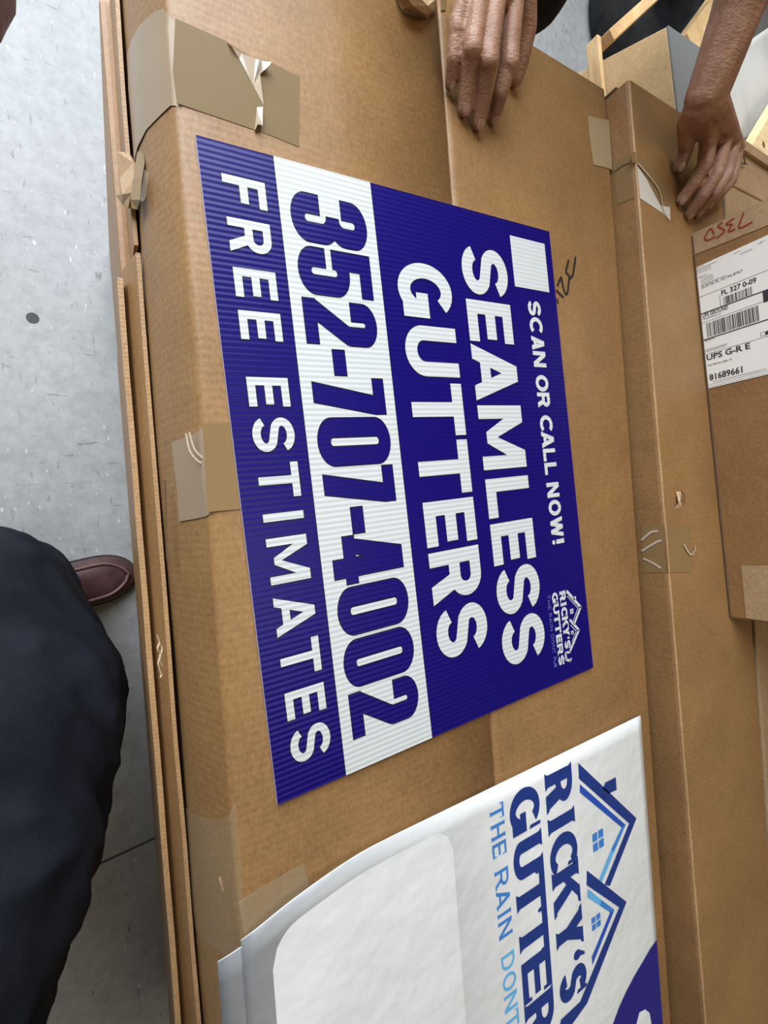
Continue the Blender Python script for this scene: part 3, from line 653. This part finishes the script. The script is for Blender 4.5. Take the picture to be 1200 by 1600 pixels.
# ================================================================== PARCEL WITH SHIPPING LABEL
p0 = at(1080, 370, Z2); p1 = at(1140, 965, Z2); sd = (p1 - p0); LEN = sd.length; sd.normalize(); NC = Vector((sd.y, -sd.x, 0)); NC = NC if NC.x < 0 else -NC
pc = thing('parcel', 'brown parcel with white shipping label and red handwriting, standing on the long box', 'parcel', (p0.x + .15, .05, Z2))
dp = -NC * .30; ZT = Z2 + .36
lo = [p0, p1, p1 + dp, p0 + dp]
hexa('body', 'kraft_parcel', lo, [v + Vector((0, 0, .36)) for v in lo], pc, .003)
def cf(px, py): return on_plane(px, py, p0 + NC * .0002, NC)
z5 = zoomed((1070, 300), 9.23); z6 = zoomed((1070, 440), 8.42); zc6 = zoomed((900, 300), 4)
def frame(px, py):
    v = cf(px, py) - p0; return v.z, -v.dot(sd)       # reading right = up, reading up = towards p0
def unframe(a, b, off): return p0 + Vector((0, 0, a)) - sd * b + NC * off
def cpoly(pts, off): return [unframe(*frame(*p), off) for p in pts]
A0 = frame(*zc6(745, 475)); A1 = frame(*zc6(820, 1230))
la, lb0, lb1 = (A0[0] + A1[0]) / 2, A1[1], A0[1]
lbl = slab('label', [unframe(la, lb0, .0006), unframe(la + .145, lb0, .0006), unframe(la + .145, lb1, .0006), unframe(la, lb1, .0006)], .0004, 'label_white', pc, NC)
LO = .0012
ink = Print()
def crect(a0, a1, b0, b1, mi=0): ink.poly([(a0, b0), (a1, b0), (a1, b1), (a0, b1)], 0, mi)
def fline(pt, wd, a1=None, mi=0):
    a, b = frame(*pt); crect(la + .002 if a < la + .01 else a, la + .143 if a1 is None else a1, b - wd / 2, b + wd / 2, mi)
fline(z6(180, 215), .0006); fline(z6(190, 440), .0018); fline(z6(210, 555), .0006); fline(z6(225, 780), .0018); fline(z6(245, 970), .0006); fline(z6(370, 1375), .0005, mi=1); fline(z6(375, 1345), .0006, mi=1)
a, b = frame(*z6(465, 232)); _, bb = frame(*z6(200, 440)); crect(a, a + .0006, bb, b + .006)
def barcode(qa, qb, b0, b1, n):
    rnd = random.Random(n); x = qa
    while x < qb:
        wd = rnd.choice((.0006, .0006, .0012, .0018)); crect(x, min(x + wd, qb), b0, b1, 0); x += wd + rnd.choice((.0006, .0006, .0012))
a0, bt = frame(*z6(508, 208)); _, bl = frame(*z6(515, 308)); a1, _ = frame(*z6(887, 130)); barcode(a0, a1, bl, bt, 1)
a0, bt = frame(*z6(282, 553)); _, bl = frame(*z6(296, 738)); a1, _ = frame(*z6(978, 440)); barcode(a0, a1, bl, bt, 2)
a0, b0 = frame(*z6(1040, 280)); crect(a0, a0 + .022, b0, b0 + .016)
a0, b0 = frame(*z6(1000, 725)); crect(a0, a0 + .02, b0, b0 + .0005); crect(a0, a0 + .02, b0 + .005, b0 + .0055); crect(a0, a0 + .0005, b0, b0 + .0055); crect(a0 + .006, a0 + .02, b0, b0 + .0055)
fnt = None
def ctext(txt, p_start, p_end, cap, bold=.0, mat='print_black'):
    """printed line on the label, built from the built-in letter outlines"""
    cu = bpy.data.curves.new('t', 'FONT'); cu.body = txt; cu.size = 1; cu.offset = bold; cu.resolution_u = 2
    o = bpy.data.objects.new('t', cu); C.objects.link(o); dg = bpy.context.evaluated_depsgraph_get()
    me = bpy.data.meshes.new_from_object(o.evaluated_get(dg)); bpy.data.objects.remove(o)
    xs = [v.co.x for v in me.vertices]; ysv = [v.co.y for v in me.vertices]
    (a0, b0), (a1, _) = frame(*p_start), frame(*p_end); a0 = max(a0, la + .004); kx = (a1 - a0) / (max(xs) - min(xs)); ky = cap / .70
    for v in me.vertices:
        v.co = unframe(a0 + (v.co.x - min(xs)) * kx, b0 + v.co.y * ky, LO)
    me.materials.clear(); return link('label_print', me, mat, lbl)
ctext('FL 327 0-09', z6(487, 185), z6(950, 22), .0075, .03)
ctext('UPS GROUND', z6(210, 490), z6(578, 378), .0058, .025)
ctext('TRACKING #: 1Z', z6(222, 518), z6(480, 440), .0024, .012)
ctext('UPS G-R E', z6(290, 1042), z6(868, 890), .0088, .03)
ctext('81689661', z6(332, 1303), z6(768, 1198), .0098, .03)
ctext('Vinyl Banner (Qty: 3)', z6(296, 1120), z6(622, 1045), .0030, .012)
ctext('EUSTIS FL 32736-8767', z5(250, 1395), z5(842, 1185), .0040, .012)
ctext('BILLING: P/P', z6(247, 800), z6(397, 755), .0026, .012)
ctext('SHIP TO:', z5(178, 1262), z5(320, 1208), .0024, .012)
ctext('1 OF 1', z5(1050, 765), z5(1165, 720), .0024, .012)
for i, (pa, pb) in enumerate(((z5(160, 1115), z5(280, 1070)), (z5(165, 1140), z5(470, 1040)), (z5(170, 1165), z5(400, 1085)), (z5(172, 1195), z5(395, 1115)), (z5(235, 1265), z5(415, 1200)), (z5(237, 1295), z5(425, 1225)), (z5(240, 1325), z5(425, 1260)), (z5(243, 1355), z5(585, 1235)), (z5(720, 895), z5(825, 855)), (z5(805, 905), z5(990, 835)), (z6(258, 915), z6(580, 830)), (z6(258, 935), z6(570, 860)), (z6(375, 1325), z6(1090, 1170)))):
    (a0, b0), (a1, _) = frame(*pa), frame(*pb); rnd = random.Random(i); x = a0
    while x < a1 - .0015:
        wd = rnd.uniform(.0008, .0022); crect(x, min(x + wd, a1), b0, b0 + .0013, 1); x += wd + .0006
ink.v = [tuple(unframe(x, y, LO)) for x, y, zz in ink.v]; ink.build('label_print', ['print_black', 'print_grey'], lbl)
# paper-faced tape across its end with red handwriting, and a pale patch
tp = slab('tape', cpoly([z5(p_[0], p_[1]) for p_ in ((92, 612), (1300, 48), (1300, 440), (100, 925))], .0005), .0005, 'kraft_pale', pc, NC)
ribbon('marker_writing', [cpoly([z5(*q_) for q_ in st], .0012) for st in (((425, 612), (398, 548), (370, 535), (330, 590), (293, 660), (312, 697), (370, 685), (450, 640)), ((548, 440), (484, 490), (505, 512), (548, 532), (578, 572), (530, 615), (458, 668)), ((722, 380), (608, 456), (628, 476), (688, 470), (636, 552), (655, 572), (732, 535)), ((855, 298), (815, 410), (786, 500), (805, 520), (880, 490), (982, 430)))], .0025, 'marker_red', tp, NC, .0003)
slab('paper_patch', cpoly([z7(*q_) for q_ in ((918, 832), (1200, 832), (1200, 1162), (945, 1122))], .0004), .0006, 'kraft_pale', pc, NC)
bm = bmesh.new(); q_ = [v + NC * .001 for v in (p0, p0 + Vector((0, 0, .3)))]
from_bm('edge_seam', (lambda b_: (tube(b_, [p0 + NC * .0005 + Vector((0, 0, .002)), p1 + NC * .0005 + Vector((0, 0, .002))], .0016, 6), b_)[1])(bm), 'kraft_inside', pc)

# ================================================================== BACKGROUND CLUTTER
# box to the right of the second long box, with staples
eb = thing('cardboard_box', 'pale tan cardboard box behind the parcel, closed with a wire staple', 'box', (.95, .1, FZ))
e0 = at(1147, 219, .029); ex = .655
hexa('body', 'kraft_pale', [(ex, -.9, FZ), (1.35, -.9, FZ), (1.35, e0.y + .01, FZ), (ex, e0.y, FZ)], [(ex, -.9, .029), (1.35, -.9, .029), (1.35, e0.y + .01, .029), (ex, e0.y, .029)], eb, .003)
box('rim', 'kraft_pale', ex + .004, 1.34, e0.y - .016, e0.y + .004, .0295, .036, eb, .001)
ribbon('fold_line', [[at(1138, 286, .030), at(1165, 300, .030), at(1196, 316, .030)]], .003, 'kraft_dark', eb)
bm = bmesh.new(); zs = zoomed((1080, 160), 8.89)
tube(bm, [at(*zs(600, 530), .042), at(*zs(685, 565), .042), at(*zs(705, 660), .038), at(*zs(735, 770), .035), at(*zs(745, 850), .033)], .0012, 8)
tube(bm, [at(*zs(675, 825), .033), at(*zs(720, 850), .034), at(*zs(770, 858), .033)], .0012, 8)
from_bm('wire_staple', bm, 'wire', eb, True)
# box with the grey-white lid
db = thing('cardboard_box', 'cardboard box with a grey-white top standing behind the hand, light on its side', 'box', (.85, .8, FZ))
T0 = at(1041, 42, -.1); T1 = at(1059, 195, -.1); L0 = at(930, 100, -.27); T1 = T1 + (T1 - T0) * .35
T3 = at(1096, 80, -.1); T2 = T1 + (T3 - T0)
dn = (L0 - T0); dn = dn * ((FZ - T0.z) / dn.z)
def down(v): return v + Vector((dn.x, dn.y, FZ - v.z))
hexa('body', 'kraft_lit', [down(T1), down(T2), down(T3), down(T0)], [T1, T2, T3, T0], db, .002)
hexa('lid', 'grey_board', [v + Vector((0, 0, .0005)) for v in (T1, T2, T3, T0)], [v + Vector((0, 0, .004)) for v in (T1, T2, T3, T0)], db)
# wooden crate frame
def beam(name, a, b, w, h, mat, parent=None):
    a = Vector(a); b = Vector(b); d = (b - a).normalized(); s = d.cross(Vector((0, 0, 1))).normalized() * w / 2; u = s.cross(d).normalized() * h / 2
    if u.z < 0: u = -u
    return hexa(name, mat, [a - s - u, a + s - u, b + s - u, b - s - u], [a - s + u, a + s + u, b + s + u, b - s + u], parent, .0015)
cr = thing('wooden_crate', 'open pine crate frame of square bars on the floor behind the boxes', 'crate', (1.0, 1.2, FZ))
a = at(938, 72, -.24); b = at(1015, 2, -.24); dd = (b - a)
beam('rail', a, a + dd * 2.6, .024, .06, 'pine', cr)
c0 = at(927, 64, -.235); c1 = at(934, 140, -.235)
beam('rail', c0, c0 + (c1 - c0) * 1.6, .013, .03, 'pine', cr)
beam('rail', at(1068, 82, -.3), at(1068, 82, -.3) + (at(1112, 20, -.3) - at(1068, 82, -.3)) * 2.4, .07, .05, 'pine', cr)
for p_ in (c0 + (c1 - c0) * 1.45, at(1072, 82, -.3)): box('leg', 'pine', p_.x - .02, p_.x + .02, p_.y - .02, p_.y + .02, FZ, p_.z - .036, cr, .001)
pk = thing('wooden_plank', 'pale knotty pine plank at the edge beside the white wrapped panel', 'plank', (1.3, .8, FZ))
a = at(1163, 246, -.08); b = at(1214, 160, -.08); n_ = (b - a).normalized(); s_ = Vector((n_.y, -n_.x, 0))
pl = hexa('board', 'pine_pale', [v + Vector((0, 0, -.03)) for v in (a - n_ * .03, a - n_ * .03 + s_ * .19, b + n_ * .4 + s_ * .19, b + n_ * .4)], [a - n_ * .03, a - n_ * .03 + s_ * .19, b + n_ * .4 + s_ * .19, b + n_ * .4], pk, .002)
k_ = at(1193, 226, -.08); bm = bmesh.new(); bmesh.ops.create_circle(bm, cap_ends=True, radius=.008, segments=12, matrix=Matrix.Translation((k_.x, k_.y, -.0795))); from_bm('knot', bm, 'knot', pk)
# white wrapped panel
wp = thing('wrapped_panel', 'large panel in creased white plastic wrap lying behind the hand', 'panel', (1.4, 1.1, FZ))
q = [at(1088, 120, -.13), at(1122, 236, -.13), at(1300, 165, -.13), at(1290, -20, -.13)]
bm = bmesh.new(); k = 16; V = []; Fc = []
A_, B_, D_, E_ = q[0], q[1], q[2], q[3]
for i in range(k + 1):
    for j in range(k + 1):
        f, g = i / k, j / k; v_ = (A_ * (1 - f) + E_ * f) * (1 - g) + (B_ * (1 - f) + D_ * f) * g
        v_ = v_ + Vector((0, 0, .03 * noise.noise(Vector((v_.x * 5, v_.y * 5, 0))) - .02)); V.append(v_)
for i in range(k):
    for j in range(k): a_ = i * (k + 1) + j; Fc.append((a_, a_ + 1, a_ + k + 2, a_ + k + 1))
o = mesh('wrap', V, Fc, 'white_wrap', wp, True); m = o.modifiers.new('t', 'SOLIDIFY'); m.thickness = .05; m.offset = 1 if o.data.polygons[0].normal.z < 0 else -1
cx = (A_ + B_ + D_ + E_) / 4; box('support', 'pine', cx.x - .10, cx.x + .10, cx.y - .10, cx.y + .10, FZ, -.23, wp, .002)
# tyre
ty = thing('tyre', 'black rubber tyre lying on the concrete floor behind the crate', 'tyre', (0, 0, 0))
tc = at(1002, 68, FZ + .16); dirv = (Vector((tc.x, tc.y)) - Vector((CAM.x, CAM.y))).normalized(); tcx = Vector((tc.x + dirv.x * .30, tc.y + dirv.y * .30, FZ))
ty.location = tcx; ty['_loc'] = tuple(tcx)
prof = [(.20, .005), (.26, .0), (.305, .012), (.33, .04), (.335, .10), (.33, .16), (.305, .188), (.26, .20), (.20, .195), (.19, .17), (.19, .03)]
V = []; Fc = []; n = 64; k = len(prof)
for i in range(n):
    for j, (r, z) in enumerate(prof):
        rr = r - (.006 if (i % 2 and r > .32) else 0); V.append((tcx.x + rr * math.cos(2 * PI * i / n), tcx.y + rr * math.sin(2 * PI * i / n), FZ + z))
for i in range(n):
    for j in range(k): Fc.append((i * k + j, ((i + 1) % n) * k + j, ((i + 1) % n) * k + (j + 1) % k, i * k + (j + 1) % k))
mesh('casing', V, Fc, 'rubber', ty, True)
bm = bmesh.new(); bmesh.ops.create_cone(bm, cap_ends=True, segments=48, radius1=.188, radius2=.17, depth=.02, matrix=Matrix.Translation((tcx.x, tcx.y, FZ + .10))); from_bm('wheel_disc', bm, 'rim_steel', ty)

# ================================================================== PERSON WITH THE TWO HANDS
pe = thing('person', 'person in black shirt leaning in, both hands pressing on the boxes', 'person', (.27, 1.08, FZ))
bm = bmesh.new(); nails = []
def finger(pts, rad):
    P = [Vector(p) for p in pts]
    for i in range(len(P) - 1): hull(bm, [(P[i], rad[i]), (P[i + 1], rad[i + 1])])
    return P
def nail(tip, dip, r, upv, side=0):
    nails.append((Vector(tip), (Vector(tip) - Vector(dip)).normalized(), r, Vector(upv).normalized()))
A3 = lambda l: [at(px, py, z) for px, py, z in l]
RH = {'pinky': [(704.7, 132, .0045), (709, 92, .021), (714, 40, .032), (730, -16, .045)],
      'ring': [(726, 170, .0045), (732, 116, .024), (739, 70, .042), (751, -14, .052)],
      'mid': [(748, 192, .0045), (756, 140, .026), (764, 90, .046), (775, -8, .056)],
      'idx': [(772, 182, .0045), (782, 145, .026), (796, 93, .044), (803, -4, .054)]}
mcp = []
for k_, l in RH.items():
    P = A3(l); s = .86 if k_ == 'pinky' else 1.0
    finger(P, [.0087 * s, .0098 * s, .0112 * s, .0128 * s]); mcp.append(P[3])
    hull(bm, [(P[2] + Vector((0, .004, .001)), .0116 * s), (P[2] + Vector((0, -.004, 0)), .0113 * s)])
    nail(P[0], P[1], .0086 * s, (-.35, -.35, 1))
TR = A3([(806, 122, .006), (814, 92, .018), (822, 44, .034)])
wr = Vector((.085, .605, .085))
finger(TR + [Vector((.125, .575, .062))], [.0100, .0115, .0135, .017])
hull(bm, [(mcp[0], .0110), (mcp[1], .0115), (wr + Vector((-.02, 0, 0)), .018)]); hull(bm, [(mcp[1], .0115), (mcp[2], .0118), (wr, .019)])
hull(bm, [(mcp[2], .0118), (mcp[3], .0115), (wr + Vector((.018, 0, 0)), .018)]); hull(bm, [(mcp[3], .011), (Vector((.125, .575, .062)), .015), (wr + Vector((.018, 0, 0)), .018)])
elr = Vector((.035, .80, .235)); shr = Vector((.035, 1.03, .47))
hull(bm, [(wr + Vector((-.016, 0, 0)), .021), (wr + Vector((.016, 0, 0)), .021), (wr.lerp(elr, .65), .042), (elr, .042)]); hull(bm, [(elr, .043), (shr, .055)])
# left hand
LH = {'idx': [(1065, 312, .0365), (1085, 285, .056), (1102, 255, .072), (1108, 212, .078)],
      'mid': [(1078, 334, .0365), (1099, 305, .060), (1119, 272, .076), (1132, 212, .076)],
      'ring': [(1091, 332, .0365), (1113, 305, .058), (1134, 274, .070), (1146, 220, .068)],
      'pinky': [(1106, 322, .0365), (1126, 302, .050), (1142, 282, .058), (1152, 232, .060)]}
wl = at(1104, 152, .115); ml = []
for k_, l in LH.items():
    P = A3(l); s = .84 if k_ == 'pinky' else 1.0
    finger(P, [.0086 * s, .0096 * s, .0114 * s, .0130 * s]); ml.append(P[3]); nail(P[0], P[1], .0086 * s, (-.4, -.6, .8))
TL = A3([(1062, 262, .040), (1072, 232, .052), (1073, 192, .074)])
finger(TL + [wl + Vector((-.005, -.01, -.008))], [.0095, .0112, .0135, .020]); nail(TL[0], TL[1], .0095, (-.6, -.5, .8))
for i in range(3): hull(bm, [(ml[i], .0122), (ml[i + 1], .0115), (wl + Vector((.012 * (i - 1), 0, 0)), .021)])
hull(bm, [(TL[2], .0135), (ml[0], .0115), (wl, .021)])
fa = at(1156, 4, .165); ell = wl + (fa - wl).normalized() * .27; shl = Vector((.47, 1.03, .47))
sd_ = (fa - wl).normalized().cross(Vector((0, 0, 1))).normalized()
hull(bm, [(wl + sd_ * .012, .0215), (wl - sd_ * .012, .0215), (wl.lerp(ell, .3), .031), ]); hull(bm, [(wl.lerp(ell, .3), .031), (wl.lerp(ell, .62), .041), (ell, .041)]); hull(bm, [(ell, .042), (shl, .055)])
# yoke, neck and head (out of the frame)
hull(bm, [(shr, .055), (shl, .055), (Vector((.25, 1.06, .48)), .08)], 2); hull(bm, [(Vector((.25, 1.05, .52)), .055), (Vector((.25, .99, .62)), .052)])
hd = Vector((.25, .955, .70))
hull(bm, [(hd, .080), (hd + Vector((0, .03, .05)), .082), (hd + Vector((0, -.055, -.075)), .040)]); hull(bm, [(hd + Vector((0, -.085, -.02)), .012), (hd + Vector((0, -.07, .03)), .010)])
for s in (-1, 1): hull(bm, [(hd + Vector((s * .082, .02, .01)), .014), (hd + Vector((s * .080, .02, -.03)), .010)])
body = remeshed('body', bm, .0019, 'skin', pe, 3, .5)
for i, (tp, d, r, u) in enumerate(nails):
    u = (u - d * u.dot(d)).normalized(); s = d.cross(u)
    V = []; Fc = []
    for a in range(7):
        for b in range(7):
            x = (a - 3) / 3; y = (b - 3) / 3; k_ = math.sqrt(max(0, 1 - .8 * y * y)); xx = x * r * .58 * k_; yy = y * r * .66
            ang = xx / r; V.append(tp + d * (yy + r * .02) + s * math.sin(ang) * r * 1.0 + u * (math.cos(ang) * r * 1.0 + .0006 - .0012 * max(0, y) ** 2))
    for a in range(6):
        for b in range(6): Fc.append((a * 7 + b, a * 7 + b + 1, a * 7 + b + 8, a * 7 + b + 7))
    mesh('fingernail', V, Fc, 'nail', body, True)
bm = bmesh.new()
hull(bm, [(Vector((.06, 1.04, .45)), .085), (Vector((.45, 1.04, .45)), .085), (Vector((.25, 1.06, .48)), .10), (Vector((.13, .99, .05)), .13), (Vector((.37, .99, .05)), .13)])
hull(bm, [(Vector((.16, .88, .02)), .12), (Vector((.265, .855, .0)), .12), (Vector((.15, 1.0, -.10)), .13), (Vector((.34, 1.0, -.08)), .13)])
hull(bm, [(Vector((.20, .86, -.09)), .09), (Vector((.335, .835, -.10)), .085), (Vector((.33, .92, .02)), .10), (Vector((.20, .92, .02)), .10)])
hull(bm, [(shr, .072), (shr.lerp(elr, .55), .068)]); hull(bm, [(shl, .072), (shl.lerp(ell, .55), .068)])
remeshed('shirt', bm, .012, 'black_cloth', pe, 4)
bm = bmesh.new()
for x in (.16, .36):
    hull(bm, [(Vector((x, 1.05, -.14)), .115), (Vector((x, 1.10, -.42)), .075)]); hull(bm, [(Vector((x, 1.10, -.42)), .072), (Vector((x, 1.12, FZ + .07)), .055)])
remeshed('trousers', bm, .012, 'dark_trousers', pe, 4)
for x in (.16, .36):
    bm = bmesh.new(); hull(bm, [(Vector((x, 1.14, FZ + .05)), .045), (Vector((x, 1.12, FZ + .036)), .036), (Vector((x, .98, FZ + .034)), .034)]); from_bm('shoe', bm, 'leather', pe, True)

# ================================================================== PHOTOGRAPHER'S LEG AND SHOE
ph = thing('person', 'person in dark jeans and brown loafer standing beside the boxes, only one leg showing', 'person', (-.50, -.2, FZ))
bm = bmesh.new()
LG = [((-.62, -.52, .06), .155), ((-.50, -.345, -.12), .142), ((-.452, -.255, -.25), .128), ((-.497, -.150, -.30), .125), ((-.485, -.165, -.50), .098), ((-.495, -.135, -.655), .086)]
LG = [(Vector(p), r) for p, r in LG]
hull(bm, LG[0:2], 3); hull(bm, LG[1:4], 3); hull(bm, LG[2:5], 3); hull(bm, LG[4:6], 3)
jn = remeshed('jeans', bm, .006, 'denim', ph, 6)
jnn = [v.normal.copy() for v in jn.data.vertices]
for v, nv in zip(jn.data.vertices, jnn):
    q_ = v.co; f = noise.noise(Vector((q_.x * 9, q_.y * 9, q_.z * 5))) * .008 - abs(noise.noise(Vector((q_.x * 14 + q_.y * 20, q_.y * 5 - q_.x * 6, q_.z * 22)))) * .014
    v.co = q_ + nv * f
bm = bmesh.new()
hull(bm, [(Vector((-.70, -.54, .08)), .15), (Vector((-.74, -.26, .08)), .14), (Vector((-.78, -.42, .40)), .15), (Vector((-.80, -.62, .50)), .09), (Vector((-.80, -.16, .50)), .09)])
remeshed('shirt', bm, .012, 'dark_trousers', ph, 4)
bm = bmesh.new(); hull(bm, [(Vector((-.74, -.26, .05)), .135), (Vector((-.70, -.20, -.30)), .10)]); hull(bm, [(Vector((-.70, -.20, -.30)), .10), (Vector((-.74, -.20, -.64)), .08)]); remeshed('jeans', bm, .012, 'denim', ph, 4)
bm = bmesh.new(); hull(bm, [(Vector((-.77, -.20, FZ + .04)), .04), (Vector((-.58, -.19, FZ + .034)), .034)]); from_bm('shoe', bm, 'leather', ph, True)
bm = bmesh.new()
lhd = CAM - RT * .062 + UP * .022 - FW * .020; rhd = CAM - RT * .010 - UP * .135 - FW * .030
for sh_, el_, hn_ in ((Vector((-.80, -.16, .50)), Vector((-.74, .10, .22)), lhd), (Vector((-.80, -.62, .50)), Vector((-.66, -.58, .16)), rhd)):
    hull(bm, [(sh_, .055), (el_, .042)]); hull(bm, [(el_, .042), (el_.lerp(hn_, .8), .028)]); hull(bm, [(el_.lerp(hn_, .8), .028), (hn_, .024)])
tipf = CAM + (FW + RT * (-714 / F) + UP * (890 / F)) * .040
for i_ in range(4): hull(bm, [(lhd - FW * .004, .012), (CAM - RT * .042 + UP * (.020 - .018 * i_) - FW * .020, .0085)]); hull(bm, [(rhd, .012), (CAM - RT * (-.036) - UP * (.085 + .018 * i_) - FW * .022, .0085)])
mid_ = CAM - RT * .050 + UP * .052 + FW * .004
hull(bm, [(lhd, .012), (mid_, .0088)]); hull(bm, [(mid_, .0088), (tipf, .0074)])
hull(bm, [(Vector((-.80, -.16, .50)), .05), (Vector((-.80, -.62, .50)), .05), (Vector((-.80, -.39, .56)), .05)])
hull(bm, [(Vector((-.80, -.39, .56)), .055), (Vector((-.74, -.39, .68)), .05)]); hull(bm, [(Vector((-.72, -.39, .76)), .082), (Vector((-.74, -.39, .82)), .085), (Vector((-.66, -.39, .69)), .045)])
remeshed('body', bm, .003, 'skin', ph, 3)
# shoe
toe = at(212, 893, FZ + .02); ax = (toe - at(120, 915, FZ + .02)).normalized(); sh = thing  # heading of the shoe
ax = Vector((ax.x, ax.y, 0)).normalized(); sv = Vector((-ax.y, ax.x, 0)); L_ = .27
def shoe_half(t):  # half width along the shoe, 0 heel .. 1 toe
    return .032 + .016 * math.sin(min(1, t * 1.15) * PI * .62) if t < .72 else .0478 * math.sqrt(max(0, 1 - ((t - .72) / .285) ** 2.2))
def shoe_top(t): return .085 - .03 * t if t < .45 else .0715 - .047 * ((t - .45) / .55) ** 1.1
def shoe_ring(t, n=20, kz=1, inset=0):
    w_ = max(.002, shoe_half(t) - inset); h_ = shoe_top(t) * kz; c_ = toe - ax * L_ * (1 - t); c_.z = FZ + .012; out = []
    for i in range(n + 1):
        a_ = PI * i / n; out.append(c_ + sv * w_ * math.copysign(abs(math.cos(a_)) ** .75, math.cos(a_)) + Vector((0, 0, max(0, h_ - .012) * math.sin(a_) ** .8)))
    return out
V = []; Fc = []; ts = [i / 40 for i in range(40)] + [.985, .995, 1.0]; n = 20
for t_ in ts: V += shoe_ring(t_)
for i in range(len(ts) - 1):
    for j in range(n): Fc.append((i * (n + 1) + j, i * (n + 1) + j + 1, (i + 1) * (n + 1) + j + 1, (i + 1) * (n + 1) + j))
Fc.append(tuple(range(n + 1))); Fc.append(tuple((len(ts) - 1) * (n + 1) + j for j in range(n + 1)))
shu = mesh('shoe', V, Fc, 'leather', ph, True)
out = [(toe - ax * L_ * (1 - t_)) + sv * (shoe_half(t_) + .003) for t_ in ts] + [(toe - ax * L_ * (1 - t_)) - sv * (shoe_half(t_) + .003) for t_ in reversed(ts)]
slab('shoe_sole', [Vector((v.x, v.y, FZ)) for v in out], .013, 'rubber_sole', shu)
tt = [.50 + .45 * i / 16 for i in range(17)]; pa = []
for s in (1, -1):
    seq = []
    for t_ in tt:
        r_ = shoe_ring(t_); u_ = (t_ - .5) / .45; j = .285 + .0 * u_; k_ = j * n; i0 = int(k_); f_ = k_ - i0
        v_ = r_[i0].lerp(r_[i0 + 1], f_); v2 = r_[n - i0].lerp(r_[n - i0 - 1], f_)
        mid = (v_ + v2) / 2; sq = math.sqrt(max(0, 1 - max(0, (u_ - .62) / .38) ** 2)); seq.append((v_ if s > 0 else v2).lerp(Vector((mid.x, mid.y, v_.z)), 1 - sq) + Vector((0, 0, .002 + .006 * (1 - sq))))
    pa += seq if s > 0 else list(reversed(seq))
bm = bmesh.new(); tube(bm, pa, .0032, 8); from_bm('shoe_seam', bm, 'leather_welt', shu, True)

# tidy helper properties
for o in C.objects:
    for k_ in ('_loc', '_inv', '_p'):
        if k_ in o: del o[k_]
